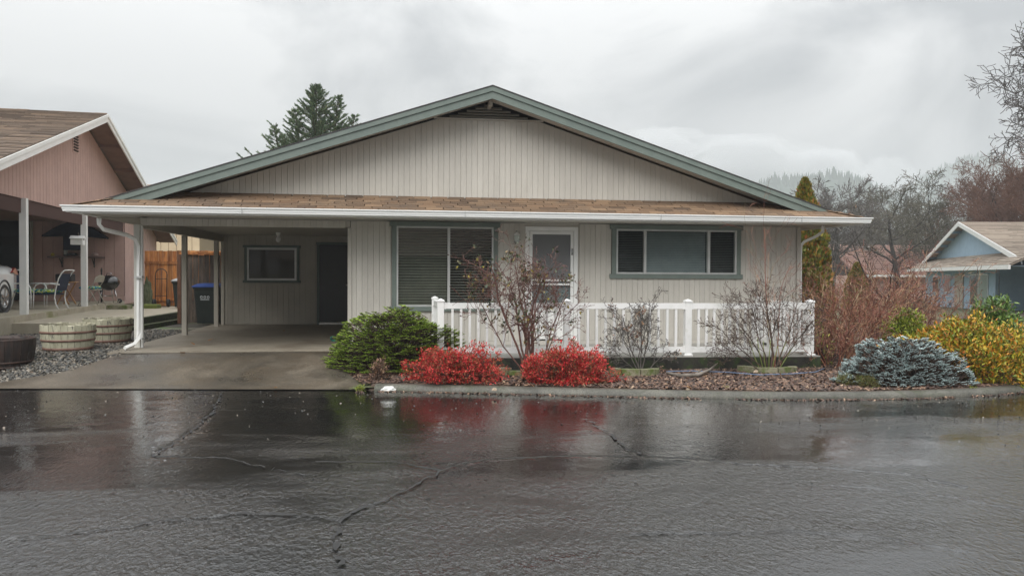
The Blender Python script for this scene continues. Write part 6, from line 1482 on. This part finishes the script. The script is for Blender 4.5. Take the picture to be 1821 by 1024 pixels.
# solar stake light behind the right rose
# ------------------------------------------------------------------ hills, low cloud, haze
def hill(name, cx, cy, wx_, wy_, h, seed, ntree, label):
    rng = np.random.default_rng(seed); n = 60; xs = np.linspace(-1, 1, n); X, Y = np.meshgrid(xs, xs, indexing='ij')
    Zf = lambda X, Y: h*np.exp(-(X*1.7)**2-(Y*1.6)**2)*(.8+.4*vnoise(X*5+9, Y*5+9, seed))
    Z = Zf(X, Y); i = (np.arange(n-1)[:, None]*n+np.arange(n-1)[None, :]).ravel()
    o = obj_np(name, np.stack([cx+X*wx_, cy+Y*wy_, Z-1], -1).reshape(-1, 3), np.stack([i, i+n, i+n+1, i+1], 1), FIR, None, True); tag(o, kind='structure')
    x = rng.uniform(-1, 1, ntree); y = rng.uniform(-.9, .3, ntree); z = Zf(x, y)-1; k = z > 3
    x, y, z = x[k], y[k], z[k]; m_ = len(x); ht_ = rng.uniform(5, 11, m_); rd_ = ht_*.2; V = []
    a = np.arange(5)*2*math.pi/5
    ring = np.stack([cx+x[:, None]*wx_+rd_[:, None]*np.cos(a), cy+y[:, None]*wy_+rd_[:, None]*np.sin(a), np.repeat((z-.5)[:, None], 5, 1)], -1)
    apx = np.stack([cx+x*wx_, cy+y*wy_, z+ht_], -1)[:, None]
    V = np.concatenate([ring, apx], 1).reshape(-1, 3); F0 = np.array([(j, (j+1) % 5, 5) for j in range(5)]); F = (F0[None]+(np.arange(m_)*6)[:, None, None]).reshape(-1, 3)
    tag(obj_np('forest', V, F, FIR), label, 'forest', kind='stuff')
def dirpt(px_, py_, dist):
    d = norm(ray(px_, py_)); return CAM+d*dist
p = dirpt(1458, 308, 900); hill('hill', p[0], p[1], 300, 170, p[2]*.9, 5, 7000, 'dim fir forest on the nearer low hill under the cloud')
p = dirpt(1620, 345, 1000); hill('hill', p[0]+40, p[1], 380, 180, p[2]*.9, 6, 7000, 'fir forest on the long low hill behind the bare trees')
p = dirpt(1290, 240, 1900); hill('mountain', p[0], p[1], 620, 240, p[2]*.86, 8, 6000, 'faint fir forest on the high mountain shoulder in cloud')
p = dirpt(1760, 272, 1600); hill('mountain', p[0], p[1], 520, 240, p[2]*.86, 9, 6000, 'faint fir forest on the right hand mountain in cloud')
hz = MB().box(-900, 1300, -60, 1350, -3, 150).build('haze', None); tag(hz, 'thin wet haze', 'haze', kind='stuff')
hm = bpy.data.materials.new('haze_air'); hm.use_nodes = True; n_, l_ = hm.node_tree.nodes, hm.node_tree.links; n_.clear()
o_ = n_.new('ShaderNodeOutputMaterial'); pv = n_.new('ShaderNodeVolumePrincipled'); pv.inputs['Color'].default_value = (.80, .83, .86, 1); pv.inputs['Density'].default_value = .0009
pv.inputs['Anisotropy'].default_value = .0
l_.new(pv.outputs[0], o_.inputs['Volume']); hz.data.materials.append(hm)
# low cloud hanging on the slopes, beyond the haze box
cm_ = bpy.data.materials.new('cloud_vapour'); cm_.use_nodes = True; n_, l_ = cm_.node_tree.nodes, cm_.node_tree.links; n_.clear()
o_ = n_.new('ShaderNodeOutputMaterial'); pv = n_.new('ShaderNodeVolumePrincipled'); pv.inputs['Color'].default_value = (.93, .94, .95, 1); pv.inputs['Density'].default_value = .0085
l_.new(pv.outputs[0], o_.inputs['Volume'])
rr = np.random.default_rng(33)
for k, (px_, py_, ds, w_, h_) in enumerate(((1190, 250, 1440, 90, 34), (1270, 292, 1450, 120, 36), (1390, 262, 1460, 95, 46), (1340, 285, 1470, 120, 34), (1480, 262, 1450, 120, 48), (1580, 270, 1455, 130, 46), (1655, 262, 1440, 60, 34), (1700, 305, 1440, 90, 18), (1640, 240, 1455, 60, 26), (1815, 262, 1450, 50, 34), (1230, 222, 1445, 60, 16), (1400, 225, 1450, 90, 22))):
    c = dirpt(px_, py_, ds); c[1] = 1425+20*(k % 3); V = []; K = 16
    for i in range(K+1):
        th = math.pi*i/K
        for j in range(2*K):
            ph = math.pi*j/K; q = 1+.16*math.sin(3*ph+k)*math.sin(th)+.10*math.sin(7*ph+4*th+k)+.12*math.sin(5*th+2*k)
            V.append((c[0]+w_*q*math.sin(th)*math.cos(ph), c[1]+60*math.sin(th)*math.sin(ph), c[2]+h_*q*math.cos(th)))
    F = [(i*2*K+j, (i+1)*2*K+j, (i+1)*2*K+(j+1) % (2*K), i*2*K+(j+1) % (2*K)) for i in range(K) for j in range(2*K)]
    tag(MB().add(V, F).build('low_cloud', cm_), kind='structure')
